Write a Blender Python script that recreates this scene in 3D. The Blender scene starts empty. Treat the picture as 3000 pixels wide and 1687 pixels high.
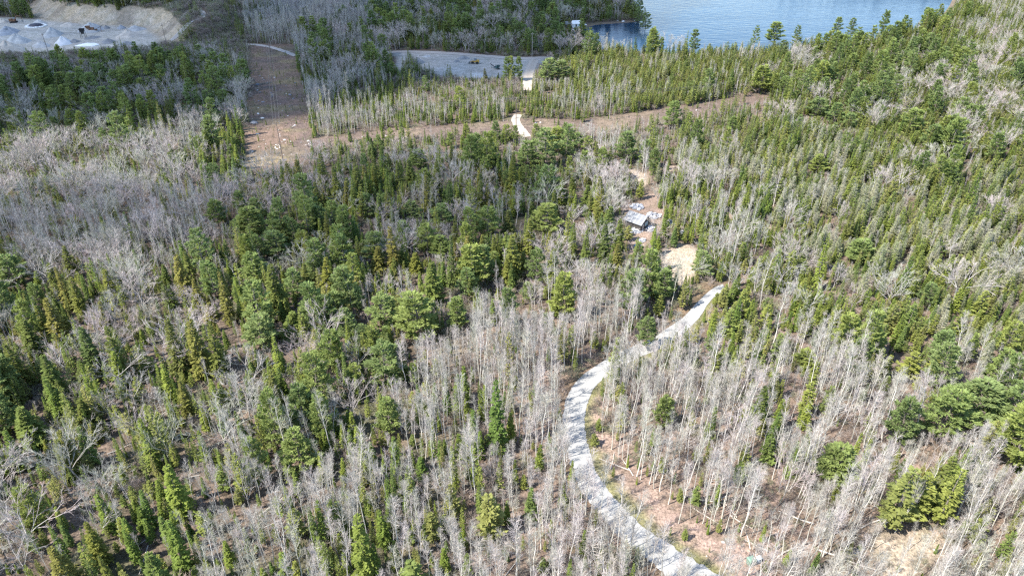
import bpy, math, random
import numpy as np
from mathutils import Vector, Matrix

scene = bpy.context.scene
R = math.radians
# ------------------------------------------------------------------ camera, light, exposure
CAM_H = 100.0; PITCH = 32.0; F_PX = 2080.0; W_PX, H_PX = 3000.0, 1687.0
cam_data = bpy.data.cameras.new("camera"); cam = bpy.data.objects.new("camera", cam_data)
scene.collection.objects.link(cam); scene.camera = cam
cam.location = (0, 0, CAM_H); cam.rotation_euler = (R(90 - PITCH), 0, 0)
cam_data.sensor_width = 36; cam_data.lens = 36 * F_PX / W_PX
cam_data.clip_start = 1; cam_data.clip_end = 20000
SUN_EL = 50.0; SHADOW_AZ = 28.0     # shadows fall this many degrees from +x towards +y
S_DIR = Vector((-math.cos(R(SHADOW_AZ)) * math.cos(R(SUN_EL)), -math.sin(R(SHADOW_AZ)) * math.cos(R(SUN_EL)), math.sin(R(SUN_EL))))
world = bpy.data.worlds.new("World"); scene.world = world; world.use_nodes = True
wn = world.node_tree
sky = wn.nodes.new("ShaderNodeTexSky"); sky.sky_type = 'NISHITA'; sky.sun_disc = False
sky.sun_elevation = R(SUN_EL); sky.sun_rotation = math.atan2(S_DIR.x, S_DIR.y)
sky.air_density = 1.0; sky.dust_density = 0.25; sky.ozone_density = 1.6
bg = wn.nodes["Background"]; bg.inputs[1].default_value = 0.15
wn.links.new(sky.outputs[0], bg.inputs[0])
sun_data = bpy.data.lights.new("sun", 'SUN'); sun = bpy.data.objects.new("sun", sun_data)
scene.collection.objects.link(sun)
sun_data.energy = 4.5; sun_data.angle = R(0.53); sun_data.color = (1.0, 0.95, 0.87)
sun.rotation_euler = S_DIR.to_track_quat('Z', 'Y').to_euler()
scene.view_settings.view_transform = 'Standard'; scene.view_settings.look = 'None'
scene.view_settings.gamma = 1.0; scene.view_settings.exposure = 1.32
scene.cycles.max_bounces = 5; scene.cycles.diffuse_bounces = 3; scene.cycles.glossy_bounces = 2
scene.cycles.transparent_max_bounces = 8; scene.cycles.use_denoising = False
scene.cycles.filter_width = 1.3

rng = np.random.default_rng(7)
rnd = random.Random(7)
# ------------------------------------------------------------------ layout helpers
CP, SP = math.cos(R(PITCH)), math.sin(R(PITCH))
def G(px, py, z=0.0):
    """where the sight line of a point of the photograph meets height z"""
    u, v = px - 1500.0, py - 843.5
    dy = F_PX * CP - v * SP; dz = -(F_PX * SP + v * CP)
    t = (CAM_H - z) / -dz
    return (u * t, dy * t)
def PG(pts, z=0.0): return np.array([G(a, b, z) for a, b in pts])
def proj(x, y, z):
    zc = y * CP + (CAM_H - z) * SP
    yc = y * SP - (CAM_H - z) * CP
    return 1500 + F_PX * x / zc, 843.5 - F_PX * yc / zc, zc
def height_for(px, base, top):
    x, y = G(px, base); v = top - 843.5
    dep = R(PITCH) + math.atan(v / F_PX)
    return CAM_H - y * math.tan(dep)
def inside(poly, x, y):
    r = np.zeros(np.shape(x), bool); n = len(poly)
    for i in range(n):
        x1, y1 = poly[i]; x2, y2 = poly[(i + 1) % n]
        if y1 == y2: continue
        c = ((y1 > y) != (y2 > y)) & (x < (x2 - x1) * (y - y1) / (y2 - y1) + x1)
        r ^= c
    return r
def line_dist(pts, x, y, closed=False):
    d = np.full(np.shape(x), 1e9); n = len(pts)
    for i in range(n if closed else n - 1):
        x1, y1 = pts[i]; x2, y2 = pts[(i + 1) % n]
        vx, vy = x2 - x1, y2 - y1; L = vx * vx + vy * vy + 1e-9
        t = np.clip(((x - x1) * vx + (y - y1) * vy) / L, 0, 1)
        d = np.minimum(d, np.hypot(x - x1 - t * vx, y - y1 - t * vy))
    return d
def sdist(poly, x, y):
    d = line_dist(poly, x, y, True); return np.where(inside(poly, x, y), d, -d)
def sm(a, b, t):
    t = np.clip((t - a) / (b - a), 0, 1); return t * t * (3 - 2 * t)
_nt = np.random.default_rng(3).random((64, 64))
def vnoise(x, y, s):
    x = np.asarray(x) / s; y = np.asarray(y) / s
    xi = np.floor(x).astype(int); yi = np.floor(y).astype(int)
    fx = x - xi; fy = y - yi; fx = fx * fx * (3 - 2 * fx); fy = fy * fy * (3 - 2 * fy)
    g = lambda a, b: _nt[a % 64, b % 64]
    return (g(xi, yi) * (1 - fx) * (1 - fy) + g(xi + 1, yi) * fx * (1 - fy) + g(xi, yi + 1) * (1 - fx) * fy + g(xi + 1, yi + 1) * fx * fy)

def tag(o, label=None, cat=None, group=None, kind=None):
    if label: o["label"] = label
    if cat: o["category"] = cat
    if group: o["group"] = group
    if kind: o["kind"] = kind
    return o
def link(name, data, parent=None, loc=None):
    o = bpy.data.objects.new(name, data); scene.collection.objects.link(o)
    if parent: o.parent = parent
    if loc is not None: o.location = loc
    return o
def empty(name, loc, rz=0.0, s=1.0):
    o = bpy.data.objects.new(name, None); scene.collection.objects.link(o)
    o.location = loc; o.rotation_euler = (0, 0, rz); o.scale = (s, s, s); o.empty_display_size = 0.5
    return o

# ------------------------------------------------------------------ materials
def nodes(name, rough=0.9, spec=0.25):
    m = bpy.data.materials.new(name); m.use_nodes = True
    b = m.node_tree.nodes["Principled BSDF"]
    b.inputs["Roughness"].default_value = rough; b.inputs["Specular IOR Level"].default_value = spec
    return m, m.node_tree, b
def ramp(nt, fac, c0, c1, p0=0.0, p1=1.0, extra=()):
    r = nt.nodes.new("ShaderNodeValToRGB"); r.color_ramp.elements[0].position = p0; r.color_ramp.elements[1].position = p1
    r.color_ramp.elements[0].color = (*c0, 1); r.color_ramp.elements[1].color = (*c1, 1)
    for p, c in extra:
        e = r.color_ramp.elements.new(p); e.color = (*c, 1)
    nt.links.new(fac, r.inputs[0]); return r.outputs[0]
def noise(nt, scale, detail=3.0, rough=0.55, coord=None, out=0):
    n = nt.nodes.new("ShaderNodeTexNoise"); n.inputs["Scale"].default_value = scale
    n.inputs["Detail"].default_value = detail; n.inputs["Roughness"].default_value = rough
    if coord is None:
        g = nt.nodes.new("ShaderNodeNewGeometry"); coord = g.outputs["Position"]
    nt.links.new(coord, n.inputs["Vector"]); return n.outputs[out]
def mixc(nt, fac, a, b, mode='MIX'):
    n = nt.nodes.new("ShaderNodeMix"); n.data_type = 'RGBA'; n.blend_type = mode
    for s, v in ((0, fac), (6, a), (7, b)):
        if isinstance(v, (int, float)): n.inputs[s].default_value = v
        elif isinstance(v, tuple): n.inputs[s].default_value = (*v, 1)
        else: nt.links.new(v, n.inputs[s])
    return n.outputs[2]
def tree_mat(name, stops, var=0.25, trans=0.0, rough=0.85):
    """colour from a per-tree random value, broken up by noise"""
    m, nt, b = nodes(name, rough, 0.2)
    oi = nt.nodes.new("ShaderNodeObjectInfo")
    col = ramp(nt, oi.outputs["Random"], stops[0], stops[-1], 0.0, 1.0,
               [(i / (len(stops) - 1), s) for i, s in enumerate(stops[1:-1], 1)])
    n = noise(nt, 0.9, 2.0)
    br = ramp(nt, n, (1 - var,) * 3, (1 + var,) * 3, 0.3, 0.7)
    col = mixc(nt, 1.0, col, br, 'MULTIPLY')
    nt.links.new(col, b.inputs["Base Color"])
    if trans > 0:
        t = nt.nodes.new("ShaderNodeBsdfTranslucent"); nt.links.new(col, t.inputs[0])
        mx = nt.nodes.new("ShaderNodeMixShader"); mx.inputs[0].default_value = trans
        nt.links.new(b.outputs[0], mx.inputs[1]); nt.links.new(t.outputs[0], mx.inputs[2])
        nt.links.new(mx.outputs[0], nt.nodes["Material Output"].inputs[0])
    return m
def flat(name, col, rough=0.7, var=0.15, scale=2.0, metal=0.0, spec=0.3):
    m, nt, b = nodes(name, rough, spec)
    n = noise(nt, scale, 4.0)
    c0 = tuple(max(0, c * (1 - var)) for c in col); c1 = tuple(c * (1 + var) for c in col)
    nt.links.new(ramp(nt, n, c0, c1, 0.3, 0.7), b.inputs["Base Color"]); b.inputs["Metallic"].default_value = metal
    return m
M = {}
M['fir'] = tree_mat("fir_needles", [(.125, .190, .045), (.180, .235, .045), (.240, .280, .055), (.140, .200, .060)], .3, .3)
M['spruce'] = tree_mat("spruce_needles", [(.150, .175, .045), (.210, .215, .042), (.100, .140, .042), (.250, .220, .055), (.130, .175, .045), (.175, .210, .050)], .3, .3)
M['pine'] = tree_mat("pine_needles", [(.270, .330, .100), (.215, .285, .105), (.330, .370, .100), (.190, .250, .090), (.285, .345, .130)], .25, .42)
M['cedar'] = tree_mat("cedar_foliage", [(.240, .275, .075), (.290, .310, .075), (.190, .250, .070), (.320, .310, .100), (.165, .215, .065)], .3, .35)
M['larch'] = tree_mat("larch_twigs", [(.31, .31, .18), (.37, .35, .25), (.26, .29, .13), (.39, .37, .29)], .25, .15)
M['aspen_bark'] = tree_mat("aspen_bark", [(.60, .57, .51), (.52, .50, .43), (.66, .62, .57), (.46, .44, .37)], .2)
M['aspen_twig'] = tree_mat("aspen_twigs", [(.42, .385, .35), (.35, .335, .29), (.45, .39, .37), (.35, .345, .27)], .2)
M['maple_bark'] = tree_mat("maple_bark", [(.40, .37, .33), (.33, .30, .27), (.45, .42, .39)], .25)
M['maple_twig'] = tree_mat("maple_twigs", [(.42, .385, .355), (.47, .395, .38), (.38, .36, .335), (.40, .39, .32), (.45, .36, .35)], .2)
M['birch_bark'] = tree_mat("birch_bark", [(.70, .67, .62), (.62, .60, .55)], .15)
M['dark_bark'] = tree_mat("conifer_bark", [(.16, .13, .11), (.22, .19, .17)], .25)
M['brush'] = tree_mat("brush_twigs", [(.27, .22, .19), (.32, .26, .225), (.24, .21, .17), (.23, .235, .13), (.28, .27, .19)], .25)

# ------------------------------------------------------------------ mesh building with numpy
class MB:
    def __init__(s): s.v = []; s.f = []; s.n = 0
    def add(s, v, f):
        v = np.asarray(v, float).reshape(-1, 3)
        s.v.append(v); s.f.extend([tuple(int(i) + s.n for i in q) for q in f]); s.n += len(v); return s
    def tubes(s, p0, p1, r0, r1, n=4):
        p0 = np.atleast_2d(p0); p1 = np.atleast_2d(p1); k = len(p0)
        r0 = np.broadcast_to(np.asarray(r0, float), (k,)); r1 = np.broadcast_to(np.asarray(r1, float), (k,))
        d = p1 - p0; d = d / (np.linalg.norm(d, axis=1, keepdims=True) + 1e-9)
        up = np.where(np.abs(d[:, 2:3]) < .9, np.array([[0, 0, 1.]]), np.array([[1., 0, 0]]))
        a = np.cross(d, up); a /= np.linalg.norm(a, axis=1, keepdims=True); b = np.cross(d, a)
        ang = np.arange(n) * 2 * np.pi / n; c = np.cos(ang)[None, :, None]; q = np.sin(ang)[None, :, None]
        ring = a[:, None] * c + b[:, None] * q
        V = np.concatenate([p0[:, None] + ring * r0[:, None, None], p1[:, None] + ring * r1[:, None, None]], 1)
        f = []
        for i in range(k):
            o = i * 2 * n
            f += [(o + j, o + (j + 1) % n, o + n + (j + 1) % n, o + n + j) for j in range(n)]
        return s.add(V, f)
    def leaves(s, base, d, side, L, Wd):
        """diamond-shaped sprays: base point, direction, side direction, length, half width"""
        L = np.reshape(L, (-1, 1)); Wd = np.reshape(Wd, (-1, 1))
        mid = base + d * L * .45
        V = np.stack([base, mid + side * Wd, base + d * L, mid - side * Wd], 1)
        k = len(base); return s.add(V, [(4 * i, 4 * i + 1, 4 * i + 2, 4 * i + 3) for i in range(k)])
    def ribbons(s, p0, p1, w0, w1, r):
        d = p1 - p0; side = np.cross(d, r.normal(size=d.shape)); side /= np.linalg.norm(side, axis=1, keepdims=True) + 1e-9
        w0 = np.reshape(np.broadcast_to(w0, (len(d),)), (-1, 1)); w1 = np.reshape(np.broadcast_to(w1, (len(d),)), (-1, 1))
        V = np.stack([p0 - side * w0, p0 + side * w0, p1 + side * w1, p1 - side * w1], 1)
        return s.add(V, [(4 * i, 4 * i + 1, 4 * i + 2, 4 * i + 3) for i in range(len(d))])
    def box(s, x0, x1, y0, y1, z0, z1, mat=None):
        V = np.array([(x, y, z) for z in (z0, z1) for y in (y0, y1) for x in (x0, x1)], float)
        if mat is not None: V = np.array([mat @ Vector(q) for q in V])
        return s.add(V, [(0, 2, 3, 1), (4, 5, 7, 6), (0, 1, 5, 4), (2, 6, 7, 3), (0, 4, 6, 2), (1, 3, 7, 5)])
    def mesh(s, name, mat=None, smooth=False):
        me = bpy.data.meshes.new(name)
        V = np.concatenate(s.v) if s.v else np.zeros((0, 3))
        me.from_pydata(V.tolist(), [], s.f)
        if mat: me.materials.append(mat)
        if smooth: me.polygons.foreach_set("use_smooth", [True] * len(me.polygons))
        me.update(); return me
    def build(s, name, mat, parent=None, loc=None, smooth=False):
        return link(name, s.mesh(name, mat, smooth), parent, loc)
def unit(v): return v / (np.linalg.norm(v, axis=-1, keepdims=True) + 1e-9)

# ------------------------------------------------------------------ tree kinds: nominal 12 m tall; returns (trunk mesh, crown mesh, width)
def stem(mb, r, H, rad, n=6, bend=.2, segs=6, top=.15):
    z = np.linspace(0, H, segs + 1); x = np.cumsum(r.normal(0, bend / segs ** .5, segs + 1)); y = np.cumsum(r.normal(0, bend / segs ** .5, segs + 1))
    x -= x[0]; y -= y[0]; P = np.stack([x, y, z], 1); rr = rad * (1 - (1 - top) * z / H)
    mb.tubes(P[:-1], P[1:], rr[:-1], rr[1:], n)
    return lambda zz: np.stack([np.interp(zz, z, x), np.interp(zz, z, y), zz], -1)
def conifer(r, H=12.0, Rm=1.8, z0=.08, levels=26, per=8, power=.85, droop=.25, leafL=.62, leafW=.20, sub=4, tip=.4, ragged=.25, base_round=.12, up=0.0, fill=1.0):
    t = MB(); at = stem(t, r, H, .16, 6, .12)
    c = MB(); B = []; 
    for i in range(levels):
        f = z0 + (1 - z0) * (i + r.uniform(-.3, .3)) / levels
        f = min(max(f, z0), .985); z = f * H
        q = (1 - (f - z0) / (1 - z0)); rad = Rm * (q ** power) * min(1, ((f - z0) / base_round + .55)) + .12
        k = max(3, int(round(per * (.45 + .55 * q) * fill)))
        a0 = r.uniform(0, 6.28)
        for j in range(k):
            if r.random() < .08: continue
            a = a0 + j * 6.283 / k + r.uniform(-.3, .3); L = rad * r.uniform(1 - ragged, 1 + ragged * .6)
            B.append((z, a, L, q))
    B = np.array(B); z, a, L, q = B.T
    p = at(z); out = np.stack([np.cos(a), np.sin(a), np.zeros_like(a)], 1)
    tilt = up + tip * (1 - q) - droop * q + r.normal(0, .08, len(a))
    d = unit(out + np.array([0, 0, 1.]) * tilt[:, None])
    c.ribbons(p, p + d * L[:, None], .03, .01, r)
    side = unit(np.cross(d, [0, 0, 1.]))
    for s_ in range(sub):
        fr = .25 + .75 * (s_ + .5) / sub
        for sg in (-1, 1, 0):
            if sg == 0 and s_ % 2: continue
            keep = r.random(len(a)) < .92
            b0 = p + d * (L * fr * r.uniform(.85, 1.0, len(a)))[:, None]; b0[:, 2] -= .08 * (L * fr) ** 1.3 * droop * 2
            dd = unit(d * (1.0 if sg else 1.4) + side * sg * r.uniform(.6, 1.1, (len(a), 1)) + np.array([0, 0, 1.]) * r.normal(-.12, .22, (len(a), 1)))
            ss = unit(np.cross(dd, np.array([0, 0, 1.]) + r.normal(0, .45, (len(a), 3))))
            sc = (.55 + .45 * np.clip(L / Rm, 0, 1)) * r.uniform(.75, 1.25, len(a)) * (1.15 - .4 * fr)
            c.leaves(b0[keep], dd[keep], ss[keep], (leafL * sc)[keep], (leafW * sc)[keep])
    # leader
    c.leaves(at(np.array([H * .97] * 3)), unit(np.array([[0, 0, 1.]] * 3) + r.normal(0, .12, (3, 3))), unit(r.normal(size=(3, 3))), np.array([.6] * 3), np.array([.12] * 3))
    return t, c, 2 * Rm
def pine(r, H=12.0, Rm=3.2, whorls=11, z0=.2, dens=1.0):
    t = MB(); at = stem(t, r, H, .2, 7, .4)
    c = MB(); T = []; Dn = []; SZ = []
    for w_ in range(whorls):
        f = z0 + (1 - z0) * (w_ + r.uniform(-.25, .25)) / whorls; f = max(f, z0); q = (1 - f) / (1 - z0)
        nl = int(r.integers(4, 6)); a0 = r.uniform(0, 6.28)
        for j in range(nl):
            if r.random() < .10: continue
            L = Rm * (q ** .7) * min(1, .6 + (f - z0) * 2.5) * r.uniform(.6, 1.2) + .45
            a = a0 + j * 6.283 / nl + r.uniform(-.35, .35); el = r.uniform(-.05, .2) + .7 * (1 - q) ** 2
            o = at(np.array([f * H + r.uniform(-.15, .15)]))[0]; d = np.array([math.cos(a), math.sin(a), el]); d /= np.linalg.norm(d)
            tip = o + d * L + np.array([0, 0, .05 * L * L])
            t.tubes(o[None], tip[None], .045 * (.4 + q), .012, 3)
            side = np.cross(d, [0, 0, 1.]); side /= np.linalg.norm(side)
            m = int((6 + 8 * L) * dens)
            fr = r.uniform(.3, 1.0, m) ** .8; off = r.normal(0, 1, m) * (.10 + .26 * L * (1.1 - fr))
            P = o + (tip - o) * fr[:, None] + side * off[:, None]; P[:, 2] += r.normal(.02, .05, m) + .05 * L * fr ** 2 - .03 * np.abs(off)
            T.append(P); Dn.append(np.repeat(d[None], m, 0) + side * np.sign(off)[:, None] * .5)
    T = np.concatenate(T); Dn = np.concatenate(Dn); k = len(T)
    for s_ in range(4):
        dd = unit(Dn * .8 + r.normal(0, .45, (k, 3)) * np.array([1, 1, .55]) + np.array([0, 0, .22]))
        c.leaves(T + r.normal(0, .06, (k, 3)), dd, unit(np.cross(dd, r.normal(0, .5, (k, 3)) + np.array([0, 0, 1.]))), r.uniform(.42, .8, k), r.uniform(.08, .15, k))
    return t, c, 2 * Rm
def branchy(r, H, trunk_h, spread, n_limbs, levels, rad, twig_n, twig_L, upness, gnarl=.25, lean=.12, twig_w=.013, n_main=1):
    """bare broadleaf tree: limbs forking again and again; the last forks carry twigs"""
    t = MB(); c = MB(); tips = []
    for s_ in range(n_main):
        sx = r.normal(0, lean if n_main == 1 else lean * 2.2, 2)
        z = np.linspace(0, trunk_h, 4); P = np.stack([sx[0] * z + r.normal(0, .06, 4), sx[1] * z + r.normal(0, .06, 4), z], 1); P[0, :2] = r.normal(0, .15, 2) if n_main > 1 else 0
        rr = rad * (1 - .3 * z / trunk_h) / n_main ** .4
        t.tubes(P[:-1], P[1:], rr[:-1], rr[1:], 6)
        p = P[-1]; d = unit(P[-1] - P[-2])
        cur = []
        for i in range(n_limbs):
            a = i * 6.283 / n_limbs + r.uniform(-.4, .4); el = r.uniform(*upness)
            nd = unit(np.array([math.cos(a) * math.cos(el), math.sin(a) * math.cos(el), math.sin(el)]) + d * .3)
            o = p - d * r.uniform(0, .25) * trunk_h * (i % 3 > 0)
            cur.append((o, nd, (H - trunk_h) * r.uniform(.34, .5), rr[-1] * r.uniform(.5, .75)))
        for lv in range(levels):
            nxt = []
            for o, d_, L, ra in cur:
                mid = o + d_ * L * .5 + r.normal(0, gnarl * L * .12, 3); e = mid + unit(d_ + r.normal(0, gnarl, 3)) * L * .5
                (t if lv < 1 else c).tubes(np.array([o, mid]), np.array([mid, e]), [ra, ra * .75], [ra * .75, ra * .5], 4 if lv < 1 else 3)
                for k in range(3 if lv < 2 else 2):
                    dd = unit(unit(e - mid) + r.normal(0, spread, 3) + np.array([0, 0, .12]))
                    st = e if k == 0 else o + (e - o) * r.uniform(.45, .95)
                    nxt.append((st, dd, L * r.uniform(.55, .8), max(ra * .5, .012)))
            cur = nxt
        tips += cur
    O = np.array([q[0] for q in tips]); D = np.array([q[1] for q in tips]); Ls = np.array([q[2] for q in tips])
    c.ribbons(O, O + D * Ls[:, None], .02, .01, r)
    for k in range(twig_n):
        b0 = O + D * (Ls * r.uniform(.1, 1.0, len(O)))[:, None]
        dd = unit(D + r.normal(0, .42, O.shape) + np.array([0, 0, .22]))
        c.ribbons(b0, b0 + dd * (twig_L * r.uniform(.5, 1.2, (len(O), 1))), twig_w, twig_w * .5, r)
    V = np.concatenate(c.v); w = 2 * np.percentile(np.hypot(V[:, 0], V[:, 1]), 90)
    top = np.percentile(V[:, 2], 99.5)
    for mb in (t, c):
        mb.v = [v * (H / top if top > 0 else 1) for v in mb.v]
    return t, c, w * H / top
def aspen(r, H=12.0, z0=.5, n=34, R0=1.2, tw=8):
    t = MB(); at = stem(t, r, H, .105, 6, .28, 7, .16); c = MB()
    f = z0 + (1 - z0) * r.random(n) ** .9; z = f * H; a = r.uniform(0, 6.28, n); el = r.uniform(.55, 1.2, n)
    L = R0 * (1.15 - .75 * (f - z0) / (1 - z0)) * r.uniform(.6, 1.35, n)
    d = np.stack([np.cos(a) * np.cos(el), np.sin(a) * np.cos(el), np.sin(el)], 1); p = at(z); L = L / np.cos(el) ** .5
    mid = p + d * (L * .5)[:, None]; e = mid + unit(d + np.array([0, 0, .35]) + r.normal(0, .15, d.shape)) * (L * .5)[:, None]
    c.tubes(p, mid, .028, .02, 3); c.tubes(mid, e, .02, .01, 3)
    for k in range(tw):
        b0 = p + (e - p) * r.uniform(.3, 1.0, (n, 1)); dd = unit(d + r.normal(0, .5, d.shape) + np.array([0, 0, .3]))
        b1 = b0 + dd * r.uniform(.4, .85, (n, 1)); c.ribbons(b0, b1, .0105, .005, r)
        c.ribbons(b0 * .4 + b1 * .6, b0 * .4 + b1 * .6 + unit(dd + r.normal(0, .4, d.shape)) * .45, .009, .005, r)
    # a few dead side snags low on the stem
    m = 5; zz = r.uniform(.2, z0, m) * H; a = r.uniform(0, 6.28, m); dd = np.stack([np.cos(a), np.sin(a), r.uniform(-.1, .4, m)], 1)
    c.ribbons(at(zz), at(zz) + dd * r.uniform(.3, .8, (m, 1)), .014, .006, r)
    return t, c, 2.4

KIND = {}
def register(letter, name, cat, tm, cm, protos, spacing, hr, wr):
    """each prototype is kept as trunk mesh + crown mesh, and joined as one mesh for the far mass of the same kind"""
    out = []
    for i, (t, c, w) in enumerate(protos):
        j = MB(); j.add(np.concatenate(t.v), t.f); nt_ = len(j.f); j.add(np.concatenate(c.v), c.f)
        me = j.mesh(name, M[tm]); me.materials.append(M[cm])
        me.polygons.foreach_set("material_index", [0] * nt_ + [1] * (len(j.f) - nt_))
        out.append((t.mesh("trunk", M[tm]), c.mesh("crown", M[cm]), me, w))
    KIND[letter] = dict(name=name, cat=cat, protos=out, sp=spacing, h=hr, w=wr)
r = np.random.default_rng(11)
register('S', 'fir_tree', 'fir tree', 'dark_bark', 'fir', [conifer(r, Rm=1.5, levels=27, per=8, power=.9, leafL=.55, leafW=.17) for _ in range(5)], 3.0, (6, 11), (.95, 1.4))
register('O', 'spruce_tree', 'spruce tree', 'dark_bark', 'spruce', [conifer(r, Rm=2.3, levels=25, per=10, power=1.0, droop=.45, leafL=.74, leafW=.20, ragged=.38, base_round=.12) for _ in range(5)], 3.9, (9, 14.5), (.95, 1.35))
register('P', 'pine_tree', 'pine tree', 'dark_bark', 'pine', [pine(r, Rm=q, whorls=w_) for q, w_ in ((3.0, 11), (3.5, 10), (2.6, 12), (3.2, 9), (3.8, 10), (2.9, 13))], 6.2, (10, 16), (.75, 1.1))
register('C', 'cedar_tree', 'cedar tree', 'dark_bark', 'cedar', [conifer(r, Rm=1.75, levels=20, per=7, power=.6, droop=.1, leafL=.7, leafW=.2, ragged=.5, base_round=.3, up=.25, z0=.15, fill=.8) for _ in range(5)], 2.9, (4.5, 9), (1.0, 1.6))
register('G', 'larch_tree', 'larch tree', 'maple_bark', 'larch', [conifer(r, Rm=2.0, levels=24, per=8, power=.8, droop=.0, leafL=.7, leafW=.06, ragged=.35, up=.2, z0=.15, sub=6) for _ in range(4)], 2.8, (6, 9.5), (1.0, 1.4))
register('A', 'aspen_tree', 'aspen tree', 'aspen_bark', 'aspen_twig', [aspen(r, z0=q) for q in (.35, .5, .42, .3, .55, .4)], 2.35, (9, 16.5), (.65, 1.1))
register('M', 'maple_tree', 'maple tree', 'maple_bark', 'maple_twig', [branchy(r, 12, q, .34, n, 3, .16, 10, .85, (.45, 1.15), gnarl=.16) for q, n in ((4, 6), (3.2, 7), (5, 5), (4.2, 6), (3.5, 6))], 5.0, (8.5, 14), (.9, 1.25))
register('B', 'birch_tree', 'birch tree', 'birch_bark', 'aspen_twig', [branchy(r, 12, q, .36, 4, 2, .15, 7, .8, (.7, 1.2), n_main=n, lean=.13) for q, n in ((5, 1), (4, 2), (4.5, 3), (5, 2))], 6.0, (8, 12), (.7, 1.0))
register('K', 'bush', 'bush', 'brush', 'brush', [branchy(r, 12, .8, .5, 7, 2, .12, 8, 2.2, (.6, 1.3), twig_w=.05, n_main=1) for _ in range(4)], 2.2, (2.0, 4.0), (.8, 1.4))

# ------------------------------------------------------------------ the lie of the land (outlines as ground points)
ROAD_W = [(1970,1700),(1892,1633),(1802,1562),(1755,1508),(1700,1433),(1681,1394),(1665,1339),(1653,1273),(1647,1222),(1661,1159),(1685,1120),(1712,1094),(1757,1064),(1807,1035),(1866,1010),(1916,990),(1951,964),(2000,933),(2039,890),(2066,863),(2084,848),(2100,838),(2118,833)]
ROAD_E = [(2130,1700),(2000,1619),(1911,1562),(1861,1523),(1814,1476),(1779,1433),(1747,1386),(1731,1339),(1720,1296),(1712,1249),(1716,1198),(1735,1143),(1757,1118),(1790,1096),(1846,1060),(1880,1044),(1924,1026),(1975,1000),(2023,958),(2050,930),(2072,893),(2090,872),(2110,858),(2124,850)]
QUARRY = PG([(-320,45),(0,50),(130,60),(260,72),(360,76),(430,84),(462,104),(482,128),(440,142),(330,150),(260,158),(100,162),(-320,168)])
PLATEAU = PG([(130,60),(260,72),(360,76),(430,84),(462,104),(482,128),(600,128),(705,100),(715,30),(600,-30),(100,-20),(70,30)])
PIT = PG([(1150,154),(1200,150),(1330,156),(1430,163),(1500,170),(1592,168),(1606,182),(1570,205),(1556,225),(1520,225),(1480,226),(1400,232),(1290,226),(1240,205),(1222,185),(1205,176),(1186,185),(1180,205),(1158,214),(1150,200),(1165,182),(1160,170)])
STRIP = PG([(730,133),(760,129),(860,132),(868,170),(878,230),(895,290),(908,340),(914,390),(912,430),(900,475),(860,500),(720,505),(716,440),(724,380),(727,300),(729,200)])
ROW2 = PG([(895,412),(1000,398),(1100,386),(1250,372),(1420,360),(1600,347),(1700,352),(1830,336),(1950,318),(2080,295),(2240,268),(2262,296),(2120,335),(1970,360),(1850,382),(1700,396),(1500,400),(1300,402),(1100,416),(940,438),(880,452)])
ROW2_BAND = PG([(700,460),(900,450),(1100,415),(1500,395),(1850,375),(2100,330),(2250,290),(2330,330),(2170,425),(1850,475),(1500,480),(1100,500),(900,540),(700,550)])
LAKE = PG([(1672,92),(1700,84),(1720,78),(1742,71),(1800,67),(1845,64),(1888,58),(1884,40),(1862,22),(1845,0),(1820,-40),(1795,-90),(2000,-100),(2400,-70),(2785,-46),(2800,-15),(2786,15),(2762,48),(2705,80),(2620,108),(2480,128),(2300,146),(2100,156),(1960,158),(1850,157),(1790,150),(1745,140),(1712,118),(1690,106)])
YARD = PG([(1832,600),(1875,588),(1905,545),(1935,552),(1925,600),(1950,640),(1925,690),(1900,720),(1885,745),(1850,742),(1838,700),(1828,650)])
SANDS = [PG([(1935,738),(2000,712),(2045,735),(2040,800),(2010,835),(1965,835),(1940,800)]), PG([(1842,500),(1872,505),(1895,530),(1885,560),(1850,545)]),
         PG([(1960,493),(1985,492),(1978,508),(1950,512)]), PG([(2105,633),(2135,628),(2130,655),(2105,650)]), PG([(2225,640),(2262,655),(2275,690),(2235,670)])]
OPEN_E = PG([(1716,1200),(1722,1290),(1750,1385),(1830,1488),(1930,1575),(2010,1622),(2130,1700),(2330,1720),(2270,1660),(2190,1600),(2080,1570),(1985,1500),(1890,1430),(1810,1370),(1765,1310),(1745,1230),(1738,1180)])
GLADE = PG([(2560,1580),(2605,1545),(2700,1545),(2760,1575),(2755,1650),(2700,1720),(2480,1720),(2500,1650)])
VERGE_N = PG([(1924,1030),(2023,962),(2074,908),(2088,888),(2088,925),(2050,975),(2020,1005),(1960,1032)])
BANK = PG([(2087,843),(2100,828),(2090,818),(2040,840),(1985,895),(1945,950),(1990,935),(2039,890)])
ROAD_POLY = PG(ROAD_W + ROAD_E[::-1])
DIRT = [(PG([(1566,176),(1552,205),(1546,235),(1541,266)]), 5.0, "pale dirt track running from the gravel pit past the tall pines"),
        (PG([(1518,336),(1508,352),(1522,375),(1545,402)]), 3.8, "white dirt track crossing the diagonal clearing"),
        (PG([(688,133),(715,131),(745,131),(790,138),(830,150),(868,165)]), 3.2, "thin sandy track crossing the top of the power line clearing"),
        (PG([(1120,155),(1180,152),(1260,154),(1335,158),(1430,166),(1520,173),(1590,170),(1640,172)]), 5.0, "pale haul road along the far edge of the grey pit"),
        (PG([(540,100),(575,70),(600,72),(610,92),(560,112),(500,124)]), 3.2, "sandy loop track on top of the quarry bank")]

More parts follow.
